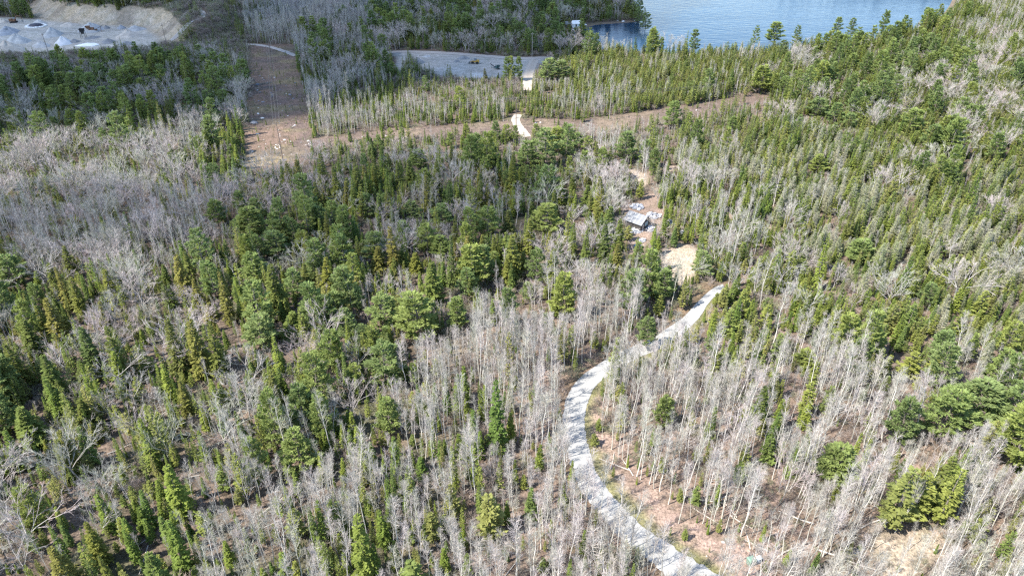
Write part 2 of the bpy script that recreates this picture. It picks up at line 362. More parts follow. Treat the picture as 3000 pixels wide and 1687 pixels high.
xs = np.concatenate([-np.geomspace(8000, 640, 14), np.arange(-620, -110, 3.0), np.arange(-110, 110, 1.1), np.arange(110, 620, 3.0), np.geomspace(640, 8000, 14)])
ys = np.concatenate([-np.geomspace(3000, 40, 8), np.arange(0, 60, 6.0), np.arange(60, 150, 1.0), np.arange(150, 300, 2.0), np.arange(300, 720, 3.0), np.geomspace(740, 12000, 18)])
def terrain(x, y):
    x = np.asarray(x, float); y = np.asarray(y, float)
    z = (vnoise(x, y, 60.0) - .5) * 1.6 + (vnoise(x + 90, y, 19.0) - .5) * .5
    flatm = sm(0, 25, -sdist(QUARRY, x, y)) * sm(0, 12, -sdist(PIT, x, y)) * sm(0, 15, -sdist(YARD, x, y)) * sm(1, 8, -sdist(ROAD_POLY, x, y))
    for p, w, _ in DIRT: flatm = flatm * sm(w * .5, w * .5 + 5, line_dist(p, x, y))
    dl = sdist(LAKE, x, y); flatm = flatm * sm(0, 20, -dl)
    z = z * flatm
    pl = sdist(PLATEAU, x, y)
    z = z + 9.0 * sm(0, 18, pl) * (1 + .12 * (vnoise(x, y, 9.0) - .5)) * (1 + 0 * x)
    gul = sm(0, 8, pl) * sm(24, 12, pl); z = z + gul * (vnoise(x, y, 5.0) - .5) * 2.2
    z = z - 1.6 * sm(-1.5, 5, dl)
    return z
X, Y = np.meshgrid(xs, ys)
Z = terrain(X, Y)
nx, ny = len(xs), len(ys)
# base colours of the soil itself, zone by zone
def rgb(*c): return np.array(c)
n1, n2, n3 = vnoise(X, Y, 14.0), vnoise(X + 50, Y, 4.5), vnoise(X, Y + 70, 30.0)
C = rgb(.165, .125, .095) + (n2[..., None] - .5) * rgb(.07, .05, .04) + 0 * X[..., None]
def paint(C, m, col): return C * (1 - m[..., None]) + rgb(*col) * m[..., None]
C = paint(C, sm(.62, .8, n1) * .6, (.085, .10, .045))                     # moss and low green cover
near = sm(190, 110, Y) * sm(-20, 20, X + .1 * Y)
C = paint(C, near * .75 * sm(.2, .6, n1), (.27, .195, .155))              # pale fallen leaves under the aspens
jag = (n2 - .5) * 5 + (n1 - .5) * 5
def zone(poly, col, soft=3.0, amt=1.0, j=1.0):
    global C
    C = paint(C, sm(-soft, soft, sdist(poly, X, Y) + jag * j) * amt, col)
zone(STRIP, (.205, .145, .11), 3); zone(ROW2, (.18, .135, .11), 3)
st = sm(-3, 3, sdist(STRIP, X, Y)); C = paint(C, st * sm(.5, .7, vnoise(X, Y * 1.8, 11.0)) * .7, (.26, .21, .115)); C = paint(C, st * sm(.62, .8, vnoise(X + 33, Y, 8.0)) * .5, (.11, .09, .09))
rw = sm(-3, 3, sdist(ROW2, X, Y)); C = paint(C, rw * sm(.5, .75, n1) * .6, (.25, .195, .135))
zone(OPEN_E, (.35, .255, .205), 2); zone(GLADE, (.40, .33, .25), 3)
zone(YARD, (.33, .245, .19), 3); C = paint(C, sm(-2, 2, sdist(YARD, X, Y)) * sm(.5, .7, n2) * .6, (.20, .15, .12)); zone(VERGE_N, (.26, .19, .12), 1.5, .9, .4); zone(BANK, (.24, .18, .11), 1.5, .9, .4)
for p in SANDS: zone(p, (.46, .375, .285), 2, 1, .5)
dr = line_dist(PG(ROAD_E), X, Y); C = paint(C, sm(3.2, .6, dr + (n2 - .5) * 2) * .8, (.20, .20, .085))
dw = line_dist(PG(ROAD_W), X, Y); C = paint(C, sm(2.2, .4, dw + (n2 - .5) * 1.5) * .7, (.20, .14, .09))
zone(QUARRY, (.48, .44, .375), 4); C = paint(C, sm(-2, 3, sdist(QUARRY, X, Y)) * sm(.45, .75, vnoise(X, Y * 1.6, 18.0)) * .7, (.55, .51, .44)); C = paint(C, sm(-2, 3, sdist(QUARRY, X, Y)) * sm(.6, .8, vnoise(X + 21, Y * 1.6, 8.0)) * .5, (.38, .36, .33)); zone(PIT, (.42, .39, .345), 2, 1, .5); C = paint(C, sm(-1, 2, sdist(PIT, X, Y)) * sm(.4, .7, vnoise(X, Y * 1.5, 16.0)) * .6, (.48, .45, .41)); C = paint(C, sm(-1, 2, sdist(PIT, X, Y)) * sm(.6, .8, vnoise(X + 11, Y * 1.5, 9.0)) * .5, (.30, .285, .26))
pl = sdist(PLATEAU, X, Y); pfx = proj(X, np.maximum(Y, 60), 0)[0]; lim = sm(590, 510, pfx); C = paint(C, sm(-3, 1, pl) * sm(26, 17, pl + jag) * lim, (.45, .365, .26)); C = paint(C, sm(-2, 4, pl) * sm(20, 8, pl) * sm(.4, .7, n2) * .6 * lim, (.50, .44, .36)); C = paint(C, sm(-2, 4, pl) * sm(22, 8, pl) * sm(.62, .75, vnoise(X + 5, Y, 7.0)) * .6, (.20, .16, .125))
C = paint(C, sm(-3, 0, sdist(LAKE, X, Y)) * sm(5, 0, sdist(LAKE, X, Y)), (.20, .16, .12))
C = np.clip(C * .9, .02, .8)

def soil_mat(name, micro=1.0):
    m, nt, b = nodes(name, .95, .1)
    at = nt.nodes.new("ShaderNodeAttribute"); at.attribute_name = "soil"
    a = ramp(nt, noise(nt, 2.2, 6, .7), (.42,) * 3, (1.5,) * 3, .34, .66); c = mixc(nt, 1.0, at.outputs[0], a, 'MULTIPLY')
    a2 = ramp(nt, noise(nt, .35, 4, .6), (.78, .8, .76), (1.2, 1.18, 1.2), .35, .65); c = mixc(nt, 1.0, c, a2, 'MULTIPLY')
    nt.links.new(c, b.inputs["Base Color"])
    bp = nt.nodes.new("ShaderNodeBump"); bp.inputs["Strength"].default_value = .6 * micro; bp.inputs["Distance"].default_value = .35
    nt.links.new(noise(nt, 1.6, 6, .7), bp.inputs["Height"]); nt.links.new(bp.outputs[0], b.inputs["Normal"]); return m
def sheet(name, fmask, mat, label):
    idx = np.arange(nx * ny).reshape(ny, nx)
    q = np.stack([idx[:-1, :-1], idx[:-1, 1:], idx[1:, 1:], idx[1:, :-1]], -1)[fmask]
    used = np.unique(q); rem = np.zeros(nx * ny, int); rem[used] = np.arange(len(used)); q = rem[q]
    me = bpy.data.meshes.new(name); V = np.stack([X.ravel(), Y.ravel(), Z.ravel()], 1)[used]
    me.vertices.add(len(V)); me.vertices.foreach_set("co", V.ravel())
    me.loops.add(q.size); me.loops.foreach_set("vertex_index", q.ravel())
    me.polygons.add(len(q)); me.polygons.foreach_set("loop_start", np.arange(0, q.size, 4)); me.polygons.foreach_set("loop_total", np.full(len(q), 4))
    me.update(calc_edges=True)
    ca = me.color_attributes.new("soil", 'FLOAT_COLOR', 'POINT')
    ca.data.foreach_set("color", np.concatenate([C.reshape(-1, 3)[used], np.ones((len(used), 1))], 1).ravel())
    me.polygons.foreach_set("use_smooth", [True] * len(q)); me.materials.append(mat)
    return tag(link(name, me), label, None, None, 'structure')
fx = (X[:-1, :-1] + X[1:, 1:]) / 2; fy = (Y[:-1, :-1] + Y[1:, 1:]) / 2
qm = (sdist(QUARRY, fx, fy) > -4) | ((sdist(PLATEAU, fx, fy) > -2) & (sdist(PLATEAU, fx, fy) < 26) & (sdist(QUARRY, fx, fy) > -34))
pm = inside(PIT, fx, fy)
soil = soil_mat("soil"); soil2 = soil_mat("gravel_soil", 1.4)
sheet("ground", ~(qm | pm), soil, "brown forest floor of leaf litter")
sheet("quarry_floor", qm, soil2, "pale sand quarry with a high eroded bank behind it")
sheet("gravel_pit", pm & ~qm, soil2, "flat grey gravel pit beyond the young trees")

# water
m, nt, b = nodes("lake_water", .12, .5)
b.inputs["Base Color"].default_value = (.006, .032, .070, 1); b.inputs["IOR"].default_value = 1.33
mp = nt.nodes.new("ShaderNodeMapping"); g = nt.nodes.new("ShaderNodeNewGeometry"); nt.links.new(g.outputs["Position"], mp.inputs[0]); mp.inputs["Scale"].default_value = (.35, 1.0, 1.0)
bp = nt.nodes.new("ShaderNodeBump"); bp.inputs["Strength"].default_value = .45; bp.inputs["Distance"].default_value = .5
nt.links.new(noise(nt, .45, 3, .5, mp.outputs[0]), bp.inputs["Height"]); nt.links.new(bp.outputs[0], b.inputs["Normal"])
mp2 = nt.nodes.new("ShaderNodeMapping"); nt.links.new(g.outputs["Position"], mp2.inputs[0]); mp2.inputs["Scale"].default_value = (.12, 1.0, 1.0)
rr = nt.nodes.new("ShaderNodeMapRange"); rr.inputs[3].default_value = .06; rr.inputs[4].default_value = .28; nt.links.new(noise(nt, .05, 4, .6, mp2.outputs[0]), rr.inputs[0]); nt.links.new(rr.outputs[0], b.inputs["Roughness"])
me = bpy.data.meshes.new("lake"); ctr = LAKE.mean(0); LK = []
for i, p in enumerate(LAKE):
    q = LAKE[i - 1]; nrm = np.array([p[1] - q[1], q[0] - p[0]]); LK.append(p)
me.from_pydata([(p[0], p[1], -.45) for p in LK], [], [tuple(range(len(LK)))]); me.materials.append(m)
tag(link("lake_water", me), "blue lake with wind streaks at the top of the picture", None, None, 'structure')

def ribbon_sheet(name, A, B_, lift, mat, label, sub=4, ncross=6):
    def res(P, n):
        P = np.asarray(P); s = np.concatenate([[0], np.cumsum(np.hypot(*np.diff(P, axis=0).T))]); t = np.linspace(0, s[-1], n)
        Q = np.stack([np.interp(t, s, P[:, 0]), np.interp(t, s, P[:, 1])], 1)
        for _ in range(6): Q[1:-1] = (Q[:-2] + 2 * Q[1:-1] + Q[2:]) / 4
        return Q
    n = max(12, len(A) * sub * 2); A = res(A, n); B_ = res(B_, n)
    w = np.linspace(0, 1, ncross); ed = (rng.random((n, 2)) - .5) * .35
    P = A[:, None] * (1 - w[None, :, None]) + B_[:, None] * w[None, :, None]
    P[:, 0] += ed[:, :1]; P[:, -1] += ed[:, 1:]
    crown = np.sin(w * np.pi)[None] * .05
    z = terrain(P[..., 0], P[..., 1]) + lift + crown
    V = np.concatenate([P, z[..., None]], 2).reshape(-1, 3); f = [(i * ncross + j, i * ncross + j + 1, (i + 1) * ncross + j + 1, (i + 1) * ncross + j) for i in range(n - 1) for j in range(ncross - 1)]
    me = bpy.data.meshes.new(name); me.from_pydata(V.tolist(), [], f)
    uv = me.attributes.new("across", 'FLOAT', 'POINT'); uv.data.foreach_set("value", np.tile(w, n))
    me.polygons.foreach_set("use_smooth", [True] * len(f)); me.materials.append(mat)
    return tag(link(name, me), label, None, None, 'structure')
def gravel_mat(name, c0, c1, track):
    m, nt, b = nodes(name, .95, .15)
    c = ramp(nt, noise(nt, 5.0, 4, .6), c0, c1, .3, .7)
    c = mixc(nt, 1.0, c, ramp(nt, noise(nt, .5, 4, .6), (.90,) * 3, (1.08,) * 3, .3, .7), 'MULTIPLY')
    at = nt.nodes.new("ShaderNodeAttribute"); at.attribute_name = "across"
    t = ramp(nt, at.outputs[2], track, track, 0, 1, [(.18, (1, 1, 1)), (.32, track), (.5, tuple(.97 * q for q in track)), (.68, track), (.80, (1, 1, 1))])
    c = mixc(nt, 1.0, c, t, 'MULTIPLY'); nt.links.new(c, b.inputs["Base Color"])
    bp = nt.nodes.new("ShaderNodeBump"); bp.inputs["Strength"].default_value = .3; bp.inputs["Distance"].default_value = .08
    nt.links.new(noise(nt, 6, 4), bp.inputs["Height"]); nt.links.new(bp.outputs[0], b.inputs["Normal"]); return m
gm = gravel_mat("road_gravel", (.335, .33, .315), (.40, .395, .375), (.93, .93, .935))
ribbon_sheet("gravel_road", PG(ROAD_W), PG(ROAD_E), .06, gm, "pale gravel road curving through the bare aspens", 5, 9)
dm = gravel_mat("dirt_track", (.38, .33, .27), (.50, .44, .37), (.92, .90, .88))
dm2 = gravel_mat("haul_track", (.36, .33, .30), (.46, .42, .38), (.92, .90, .88))
def offset(P, w):
    P = np.asarray(P); t = np.gradient(P, axis=0); t /= np.linalg.norm(t, axis=1, keepdims=True); nrm = np.stack([-t[:, 1], t[:, 0]], 1)
    return P + nrm * w / 2, P - nrm * w / 2
for i, (p, w, lab) in enumerate(DIRT):
    a_, b_ = offset(p, w); ribbon_sheet("dirt_road", a_, b_, .08 + .012 * i, dm2 if i in (2, 3, 4) else dm, lab, 3, 5)

# ------------------------------------------------------------------ clouds that shade the far left wood (they stand high above and behind the camera)
def cloud(name, px, label, alt, thick, opacity, soft, cell=11.0, zc=5.0):
    P = PG(px, zc) + np.array([S_DIR.x, S_DIR.y]) / S_DIR.z * alt
    x0, y0 = P.min(0) - 20; x1, y1 = P.max(0) + 20
    gx = np.arange(x0, x1, cell); gy = np.arange(y0, y1, cell); GX, GY = np.meshgrid(gx, gy)
    d = sdist(P, GX, GY) + (vnoise(GX, GY, 45.0) - .5) * 2 * soft + (vnoise(GX, GY, 17.0) - .5) * soft
    t = np.sqrt(np.clip(d / 60.0, 0, 1)); ins = d > 0
    top = alt + t * thick * (.6 + .8 * vnoise(GX, GY, 38.0)); bot = alt - t * thick * .18
    idx = np.full(GX.shape, -1); k = ins.sum(); idx[ins] = np.arange(k)
    V = np.concatenate([np.stack([GX[ins], GY[ins], top[ins] + .3], 1), np.stack([GX[ins], GY[ins], bot[ins] - .3], 1)])
    ok = ins[:-1, :-1] & ins[1:, :-1] & ins[:-1, 1:] & ins[1:, 1:]
    q = np.stack([idx[:-1, :-1], idx[:-1, 1:], idx[1:, 1:], idx[1:, :-1]], -1)[ok]
    f = [tuple(a) for a in q.tolist()] + [tuple(c + k for c in a[::-1]) for a in q.tolist()]
    from collections import Counter
    ec = Counter()
    for a in q.tolist():
        for i in range(4): ec[(a[i], a[(i + 1) % 4])] += 1
    f += [(b2, a2, a2 + k, b2 + k) for (a2, b2) in ec if (b2, a2) not in ec]
    me = bpy.data.meshes.new(name); me.from_pydata(V.tolist(), [], f); me.polygons.foreach_set("use_smooth", [True] * len(f))
    m, nt, b = nodes("cloud_vapour", 1.0, 0.0); b.inputs["Base Color"].default_value = (.85, .86, .88, 1)
    tr = nt.nodes.new("ShaderNodeBsdfTransparent"); mx = nt.nodes.new("ShaderNodeMixShader")
    n_ = noise(nt, .02, 4); mr = nt.nodes.new("ShaderNodeMapRange"); mr.inputs[1].default_value = .3; mr.inputs[2].default_value = .7
    mr.inputs[3].default_value = opacity - .10; mr.inputs[4].default_value = min(1, opacity + .10); nt.links.new(n_, mr.inputs[0])
    nt.links.new(mr.outputs[0], mx.inputs[0]); nt.links.new(tr.outputs[0], mx.inputs[1]); nt.links.new(b.outputs[0], mx.inputs[2])
    nt.links.new(mx.outputs[0], nt.nodes["Material Output"].inputs[0]); me.materials.append(m)
    return tag(link(name, me), label, None, None, 'structure')
cloud("cloud", [(-500,405),(0,400),(300,378),(560,345),(700,342),(870,296),(1000,238),(1250,225),(1400,222),(1500,200),(1560,165),(1640,150),(1730,118),(1800,92),(1812,66),(1806,20),(1770,-60),(1500,-120),(700,-120),(620,-40),(300,-26),(0,-14),(-500,-8)], "thick white cloud whose shadow covers the far left wood", 1400, 160, .70, 6)
cloud("cloud", [(-200,600),(150,560),(420,590),(640,520),(850,470),(1100,450),(1400,480),(1560,560),(1480,680),(1250,700),(1000,760),(700,745),(560,700),(450,740),(150,720),(-200,740)], "thin white cloud shading a band of the middle wood", 1500, 60, .34, 14)

# ------------------------------------------------------------------ things that stand in the place
def T0(px, py): x, y = G(px, py); return (x, y, float(terrain(x, y)))
mat_roof = flat("grey_metal_roof", (.21, .215, .225), .65, .15, 1.2, .0); mat_rooflt = flat("pale_roof_sheet", (.32, .325, .33), .65, .1, 1.5)
mat_board = flat("dark_boards", (.075, .068, .065), .85, .3, 3); mat_paleboard = flat("weathered_boards", (.42, .40, .37), .85, .3, 3)
mat_white = flat("white_paint", (.78, .78, .76), .6, .08, 2); mat_glass = flat("window_glass", (.25, .42, .46), .12, .15, 1, 0, .8)
mat_wood = flat("pole_wood", (.17, .135, .115), .9, .25, 3); mat_palewood = flat("bleached_pole_wood", (.30, .27, .235), .9, .2, 3); mat_wire = flat("wire_metal", (.10, .10, .10), .5, .1)
mat_ceramic = flat("insulator", (.45, .42, .40), .3, .1); mat_rust = flat("rusty_steel", (.18, .095, .055), .85, .4, 1.5); mat_yel = flat("worn_yellow_paint", (.50, .30, .06), .6, .25, 1.5)
mat_black = flat("black_rubber", (.025, .025, .027), .9, .2); mat_steel = flat("dull_steel", (.22, .23, .24), .5, .25, 2, .4); mat_teal = flat("dark_green_paint", (.035, .075, .075), .5, .2)
mat_greenbin = flat("faded_green_plastic", (.16, .26, .20), .5, .15); mat_bluebin = flat("pale_blue_plastic", (.50, .62, .74), .45, .1); mat_navy = flat("dark_blue_drum", (.03, .06, .12), .4, .2)
mat_tarp = flat("blue_tarp", (.01, .30, .60), .4, .1); mat_scrapw = flat("pale_scrap", (.50, .50, .51), .6, .15, 1.0); mat_scrapg = flat("grey_scrap", (.26, .27, .30), .6, .4, 1.0)
mat_rock = flat("granite", (.42, .40, .385), .9, .3, .9); mat_rockd = flat("dark_granite", (.20, .21, .235), .9, .3, .9); mat_rockw = flat("white_stone", (.66, .64, .61), .9, .15, .9)
mat_log = flat("bleached_log", (.55, .50, .44), .9, .2, 3)
pile_mats = {'blue': flat("blue_grey_gravel", (.30, .31, .325), .95, .2, .6), 'tan': flat("tan_sand", (.48, .425, .36), .95, .2, .6), 'grey': flat("grey_gravel", (.40, .395, .38), .95, .2, .6),
             'dark': flat("dark_gravel", (.22, .22, .22), .95, .25, .6), 'pale': flat("pale_stone_dust", (.56, .56, .56), .95, .12, .6)}

def part(name, mb, mat, parent, smooth=False): return mb.build(name, mat, parent, None, smooth)
def xf(o, loc, rz, s=1.0): o.location = loc; o.rotation_euler = (0, 0, rz); o.scale = (s, s, s); return o

# --- the cabin and its yard
A_ = np.array(G(1881, 674.6)); B_ = np.array(G(1900.6, 659)); R1 = np.array(G(1891.5, 636.5, 3.9)); R2 = np.array(G(1849.5, 622, 3.9))
lv = R2 - R1; Lc = np.linalg.norm(lv); ang = math.atan2(lv[1], lv[0]); Wc = 5.0; mid = (R1 + R2) / 2
cabin = tag(empty("cabin", (mid[0], mid[1], float(terrain(*mid))), ang), "small dark cabin with a grey sheet metal roof among the trees", "cabin")
cabin.scale = (1.12,) * 3; hl, hw_ = Lc / 2, Wc / 2
mb = MB(); mb.add([(-hl, -hw_, 0), (hl, -hw_, 0), (hl, hw_, 0), (-hl, hw_, 0), (-hl, -hw_, 2.3), (hl, -hw_, 2.3), (hl, hw_, 2.3), (-hl, hw_, 2.3), (-hl, 0, 3.75), (hl, 0, 3.75)],
    [(0, 1, 5, 4), (2, 3, 7, 6), (1, 2, 6, 9, 5), (3, 0, 4, 8, 7), (0, 3, 2, 1)])
part("wall", mb, mat_board, cabin)
mb = MB()
for sg in (-1, 1):
    e = hw_ + .45; ze = 2.3 - .45 * (1.45 / hw_) + .08; pts = [(-hl - .4, 0, 3.87), (hl + .4, 0, 3.87), (hl + .4, sg * e, ze), (-hl - .4, sg * e, ze)]
    mb.add(pts + [(a, b, c + .08) for a, b, c in pts], [(0, 1, 2, 3), (4, 5, 6, 7), (0, 1, 5, 4), (1, 2, 6, 5), (2, 3, 7, 6), (3, 0, 4, 7)])
rf = part("roof", mb, mat_roof, cabin)
mb = MB()
for j, x0 in enumerate(np.arange(-hl - .3, hl + .1, 1.15)):
    for sg in (-1, 1):
        e = hw_ + .42; ze = 2.3 - .42 * (1.45 / hw_) + .19; w = .28
        mb.add([(x0, sg * .05, 3.98), (x0 + w, sg * .05, 3.98), (x0 + w, sg * e, ze), (x0, sg * e, ze)], [(0, 1, 2, 3)])
part("roof_sheet", mb, mat_rooflt, rf)
fr = MB(); fr.box(-hl - .06, -hl - .01, -.95, .45, 1.0, 2.1); fr_ = part("window", fr, mat_white, cabin); pn = MB(); pn.box(-hl - .09, -hl - .065, -.85, .35, 1.1, 2.0); part("pane", pn, mat_glass, fr_)
dr_ = MB(); dr_.box(-hl - .07, -hl - .01, 1.0, 1.85, 0, 1.95); part("door", dr_, mat_paleboard, cabin)
def heap(px, py, wpx, label, mats=('w', 'g'), n=46, hmax=.9, cat="scrap heap"):
    x, y, z = T0(px, py); zc = proj(x, y, 0)[2]; rad = wpx * zc / F_PX / 2; rr_ = np.random.default_rng(int(px * 7 + py))
    o = tag(empty("scrap_heap", (x, y, z)), label, cat)
    for mname, mt in (('sheet', mat_scrapw), ('debris', mat_scrapg)):
        mb = MB()
        for _ in range(n):
            a, q = rr_.uniform(0, 6.28), rad * math.sqrt(rr_.random()); s = rr_.uniform(.25, 1.0, 3) * (.9, .6, .12)
            mt_ = Matrix.Translation((q * math.cos(a), q * math.sin(a), hmax * (1 - q / rad) * rr_.random() + .15)) @ Matrix.Rotation(rr_.uniform(0, 6.28), 4, 'Z') @ Matrix.Rotation(rr_.normal(0, .5), 4, 'X') @ Matrix.Rotation(rr_.normal(0, .4), 4, 'Y')
            mb.box(-s[0], s[0], -s[1], s[1], -s[2], s[2], mt_)
        part(mname, mb, mt, o)
heap(1865, 608, 36, "white scrap heap behind the cabin"); heap(1912, 634, 38, "grey and white scrap heap right behind the cabin")
heap(1968, 655, 24, "white scrap heap under the firs right of the cabin", n=30); heap(1907, 673, 26, "pale rubble heap at the gable end of the cabin", n=40, hmax=.5)
heap(1862, 676, 34, "pale litter heap along the front of the cabin", n=44, hmax=.5)
heap(1880, 706, 13, "small white heap in front of the cabin", n=10, hmax=.3); heap(1995, 680, 18, "low white scrap pile between firs", n=14, hmax=.4)
mb = MB(); k = 14
for i in range(1): 
    a = np.linspace(0, 2 * np.pi, k, endpoint=False); V = [(0, 0, .85)] + [(.55 * math.cos(q), .45 * math.sin(q), .7 + .08 * math.sin(3 * q)) for q in a] + [(1.1 * math.cos(q), .9 * math.sin(q), .05 + .06 * math.sin(5 * q)) for q in a]
    mb.add(V, [(0, 1 + i, 1 + (i + 1) % k) for i in range(k)] + [(1 + i, 1 + k + i, 1 + k + (i + 1) % k, 1 + (i + 1) % k) for i in range(k)])
tag(mb.build("blue_tarp", mat_tarp, None, T0(1868, 720)), "bright blue tarp thrown over a heap below the cabin", "tarp")

# --- bins, drum and logs at the bottom
def bin_(px, py, w, h, mat, label, lidmat):
    x, y, z = T0(px, py); o = tag(empty("bin", (x, y, z), .35), label, "bin")
    me = bpy.data.meshes.new("body"); V = []; 
    mb = MB()
    for (r0, r1, z0, z1) in ((w * .42, w * .5, 0, h * .86),):
        mb.add([(-r0, -r0, z0), (r0, -r0, z0), (r0, r0, z0), (-r0, r0, z0), (-r1, -r1, z1), (r1, -r1, z1), (r1, r1, z1), (-r1, r1, z1)], [(3, 2, 1, 0), (0, 1, 5, 4), (1, 2, 6, 5), (2, 3, 7, 6), (3, 0, 4, 7), (4, 5, 6, 7)])
    part("body", mb, mat, o); lb = MB(); r = w * .54
    lb.add([(-r, -r, h * .87), (r, -r, h * .87), (r, r, h * .87), (-r, r, h * .87), (-r * .7, -r * .7, h), (r * .7, -r * .7, h), (r * .7, r * .7, h), (-r * .7, r * .7, h)], [(3, 2, 1, 0), (0, 1, 5, 4), (1, 2, 6, 5), (2, 3, 7, 6), (3, 0, 4, 7), (4, 5, 6, 7)])
    part("lid", lb, lidmat, o)
bin_(2199, 1650, 1.15, 1.5, mat_greenbin, "faded green bin at the edge of the aspens right of the road", mat_greenbin)
bin_(2222, 1642, .72, 1.2, mat_bluebin, "pale blue bin right of the green one", mat_bluebin)
x, y, z = T0(2507, 1618); o = tag(empty("drum", (x, y, z), .6), "dark blue drum lying among the aspens left of the pale clearing", "drum")
mb = MB(); mb.tubes([[-.7, 0, .42]], [[.7, 0, .42]], .42, .42, 18); mb.add([(-.7, .42 * math.cos(a), .42 + .42 * math.sin(a)) for a in np.linspace(0, 6.283, 18, endpoint=False)], [tuple(range(18))]); mb.add([(.7, .42 * math.cos(a), .42 + .42 * math.sin(a)) for a in np.linspace(0, 6.283, 18, endpoint=False)], [tuple(range(17, -1, -1))]); part("body", mb, mat_navy, o)
mb = MB()
for q in (-.35, .35): mb.tubes([[q - .03, 0, .42]], [[q + .03, 0, .42]], .45, .45, 18)
part("hoop", mb, mat_black, o)
LOGS = [(2310, 1613, .5, 5, "short white log right of the bins"), (2215, 1598, 2.6, 4, "thin white log behind the bins"), (2330, 1517, 2.7, 6, "pale log leaning between aspens above the bins"), (2480, 1640, -.5, 9, "long pale log below the dark blue drum"),
        (2560, 1530, .4, 6, "white log at the upper edge of the pale clearing"), (800, 1480, .9, 6, "pale log at the left rim of the aspens"), (1360, 1350, .2, 5, "broken pale log in a gap among the aspens"), (1650, 1490, 1.2, 7, "pale log leaning left of the road"),
        (620, 920, .9, 7, "bare white log pile beside the olive spruces"), (700, 905, .8, 6, "white fallen trunk between two olive spruces"), (2135, 905, .3, 7, "grey log on the bank right of the upper road")]
for px, py, a, L, lab in LOGS:
    x, y, z = T0(px, py); mb = MB(); P0 = np.array([[-L / 2, 0, .15], [-L / 6, .15, .25], [L / 5, -.05, .3]]); P1 = np.array([[-L / 6, .15, .25], [L / 5, -.05, .3], [L / 2, .1, .55]])
    mb.tubes(P0, P1, [.16, .14, .11], [.14, .11, .06], 7); mb.tubes([[L / 6, 0, .3], [L / 4, 0, .35]], [[L / 4, .8, .7], [L / 2.4, -.7, .6]], .05, .02, 4)
    tag(xf(mb.build("fallen_log", mat_log), (x, y, z), a), lab, "log")

LM = []
for j in range(3):
    mb = MB(); L = (4.5, 6, 3.2)[j]; mb.tubes([[-L / 2, 0, .1], [0, .12 * (j - 1), .16]], [[0, .12 * (j - 1), .16], [L / 2, 0, .3]], [.10, .08], [.08, .04], 6); mb.tubes([[L / 5, 0, .2]], [[L / 3, .6, .45]], .03, .012, 4); LM.append(mb.mesh("fallen_log", mat_log))
for i in range(46):
    px, py = (rnd.uniform(1760, 2300), rnd.uniform(1330, 1680)) if i < 22 else (rnd.uniform(350, 1650), rnd.uniform(1250, 1680))
    x, y, z = T0(px, py)
    if sdist(ROAD_POLY, np.array([x]), np.array([y]))[0] > -3: continue
    o = link("fallen_log", LM[i % 3], None, (x, y, z)); o.rotation_euler = (0, 0, rnd.uniform(0, 6.28))
    tag(o, "thin bleached stem lying on the leaf litter right of the road" if px > 1700 and i < 22 else "thin bleached stem lying on the ground left of the road", "log", "fallen stems on the forest floor")

# --- boulders
def rock_mesh(seed, mat):
    import bmesh
    r_ = np.random.default_rng(seed); bm = bmesh.new(); bmesh.ops.create_icosphere(bm, subdivisions=2, radius=1)
    off = r_.uniform(-9, 9, 3); ax = r_.normal(size=(7, 3)); ax /= np.linalg.norm(ax, axis=1, keepdims=True); cut = r_.uniform(.55, .9, 7)
    for v in bm.verts:
        p = np.array(v.co); 
        for a, c in zip(ax, cut):
            q = p @ a
            if q > c: p = p - a * (q - c) * .9
        p *= 1 + .12 * math.sin(p[0] * 5 + off[0]) * math.sin(p[1] * 4 + off[1]); v.co = (p[0], p[1], p[2] * .62 + .25)
    me = bpy.data.meshes.new("boulder"); bm.to_mesh(me); bm.free(); me.materials.append(mat); return me
RM = {c: [rock_mesh(i * 3 + j, m_) for j in range(3)] for i, (c, m_) in enumerate((('g', mat_rock), ('d', mat_rockd), ('w', mat_rockw)))}
def boulder(px, py, wpx, c, lab, grp=None, j=0, flat_=1.0):
    x, y, z = T0(px, py); zc = proj(x, y, 0)[2]; s = wpx * zc / F_PX / 2
    o = link("boulder", RM[c][j % 3], None, (x, y, z - s * .12)); o.scale = (s, s * .8, s * .8 * flat_); o.rotation_euler = (0, 0, rnd.uniform(0, 6.28)); tag(o, lab, "boulder", grp)
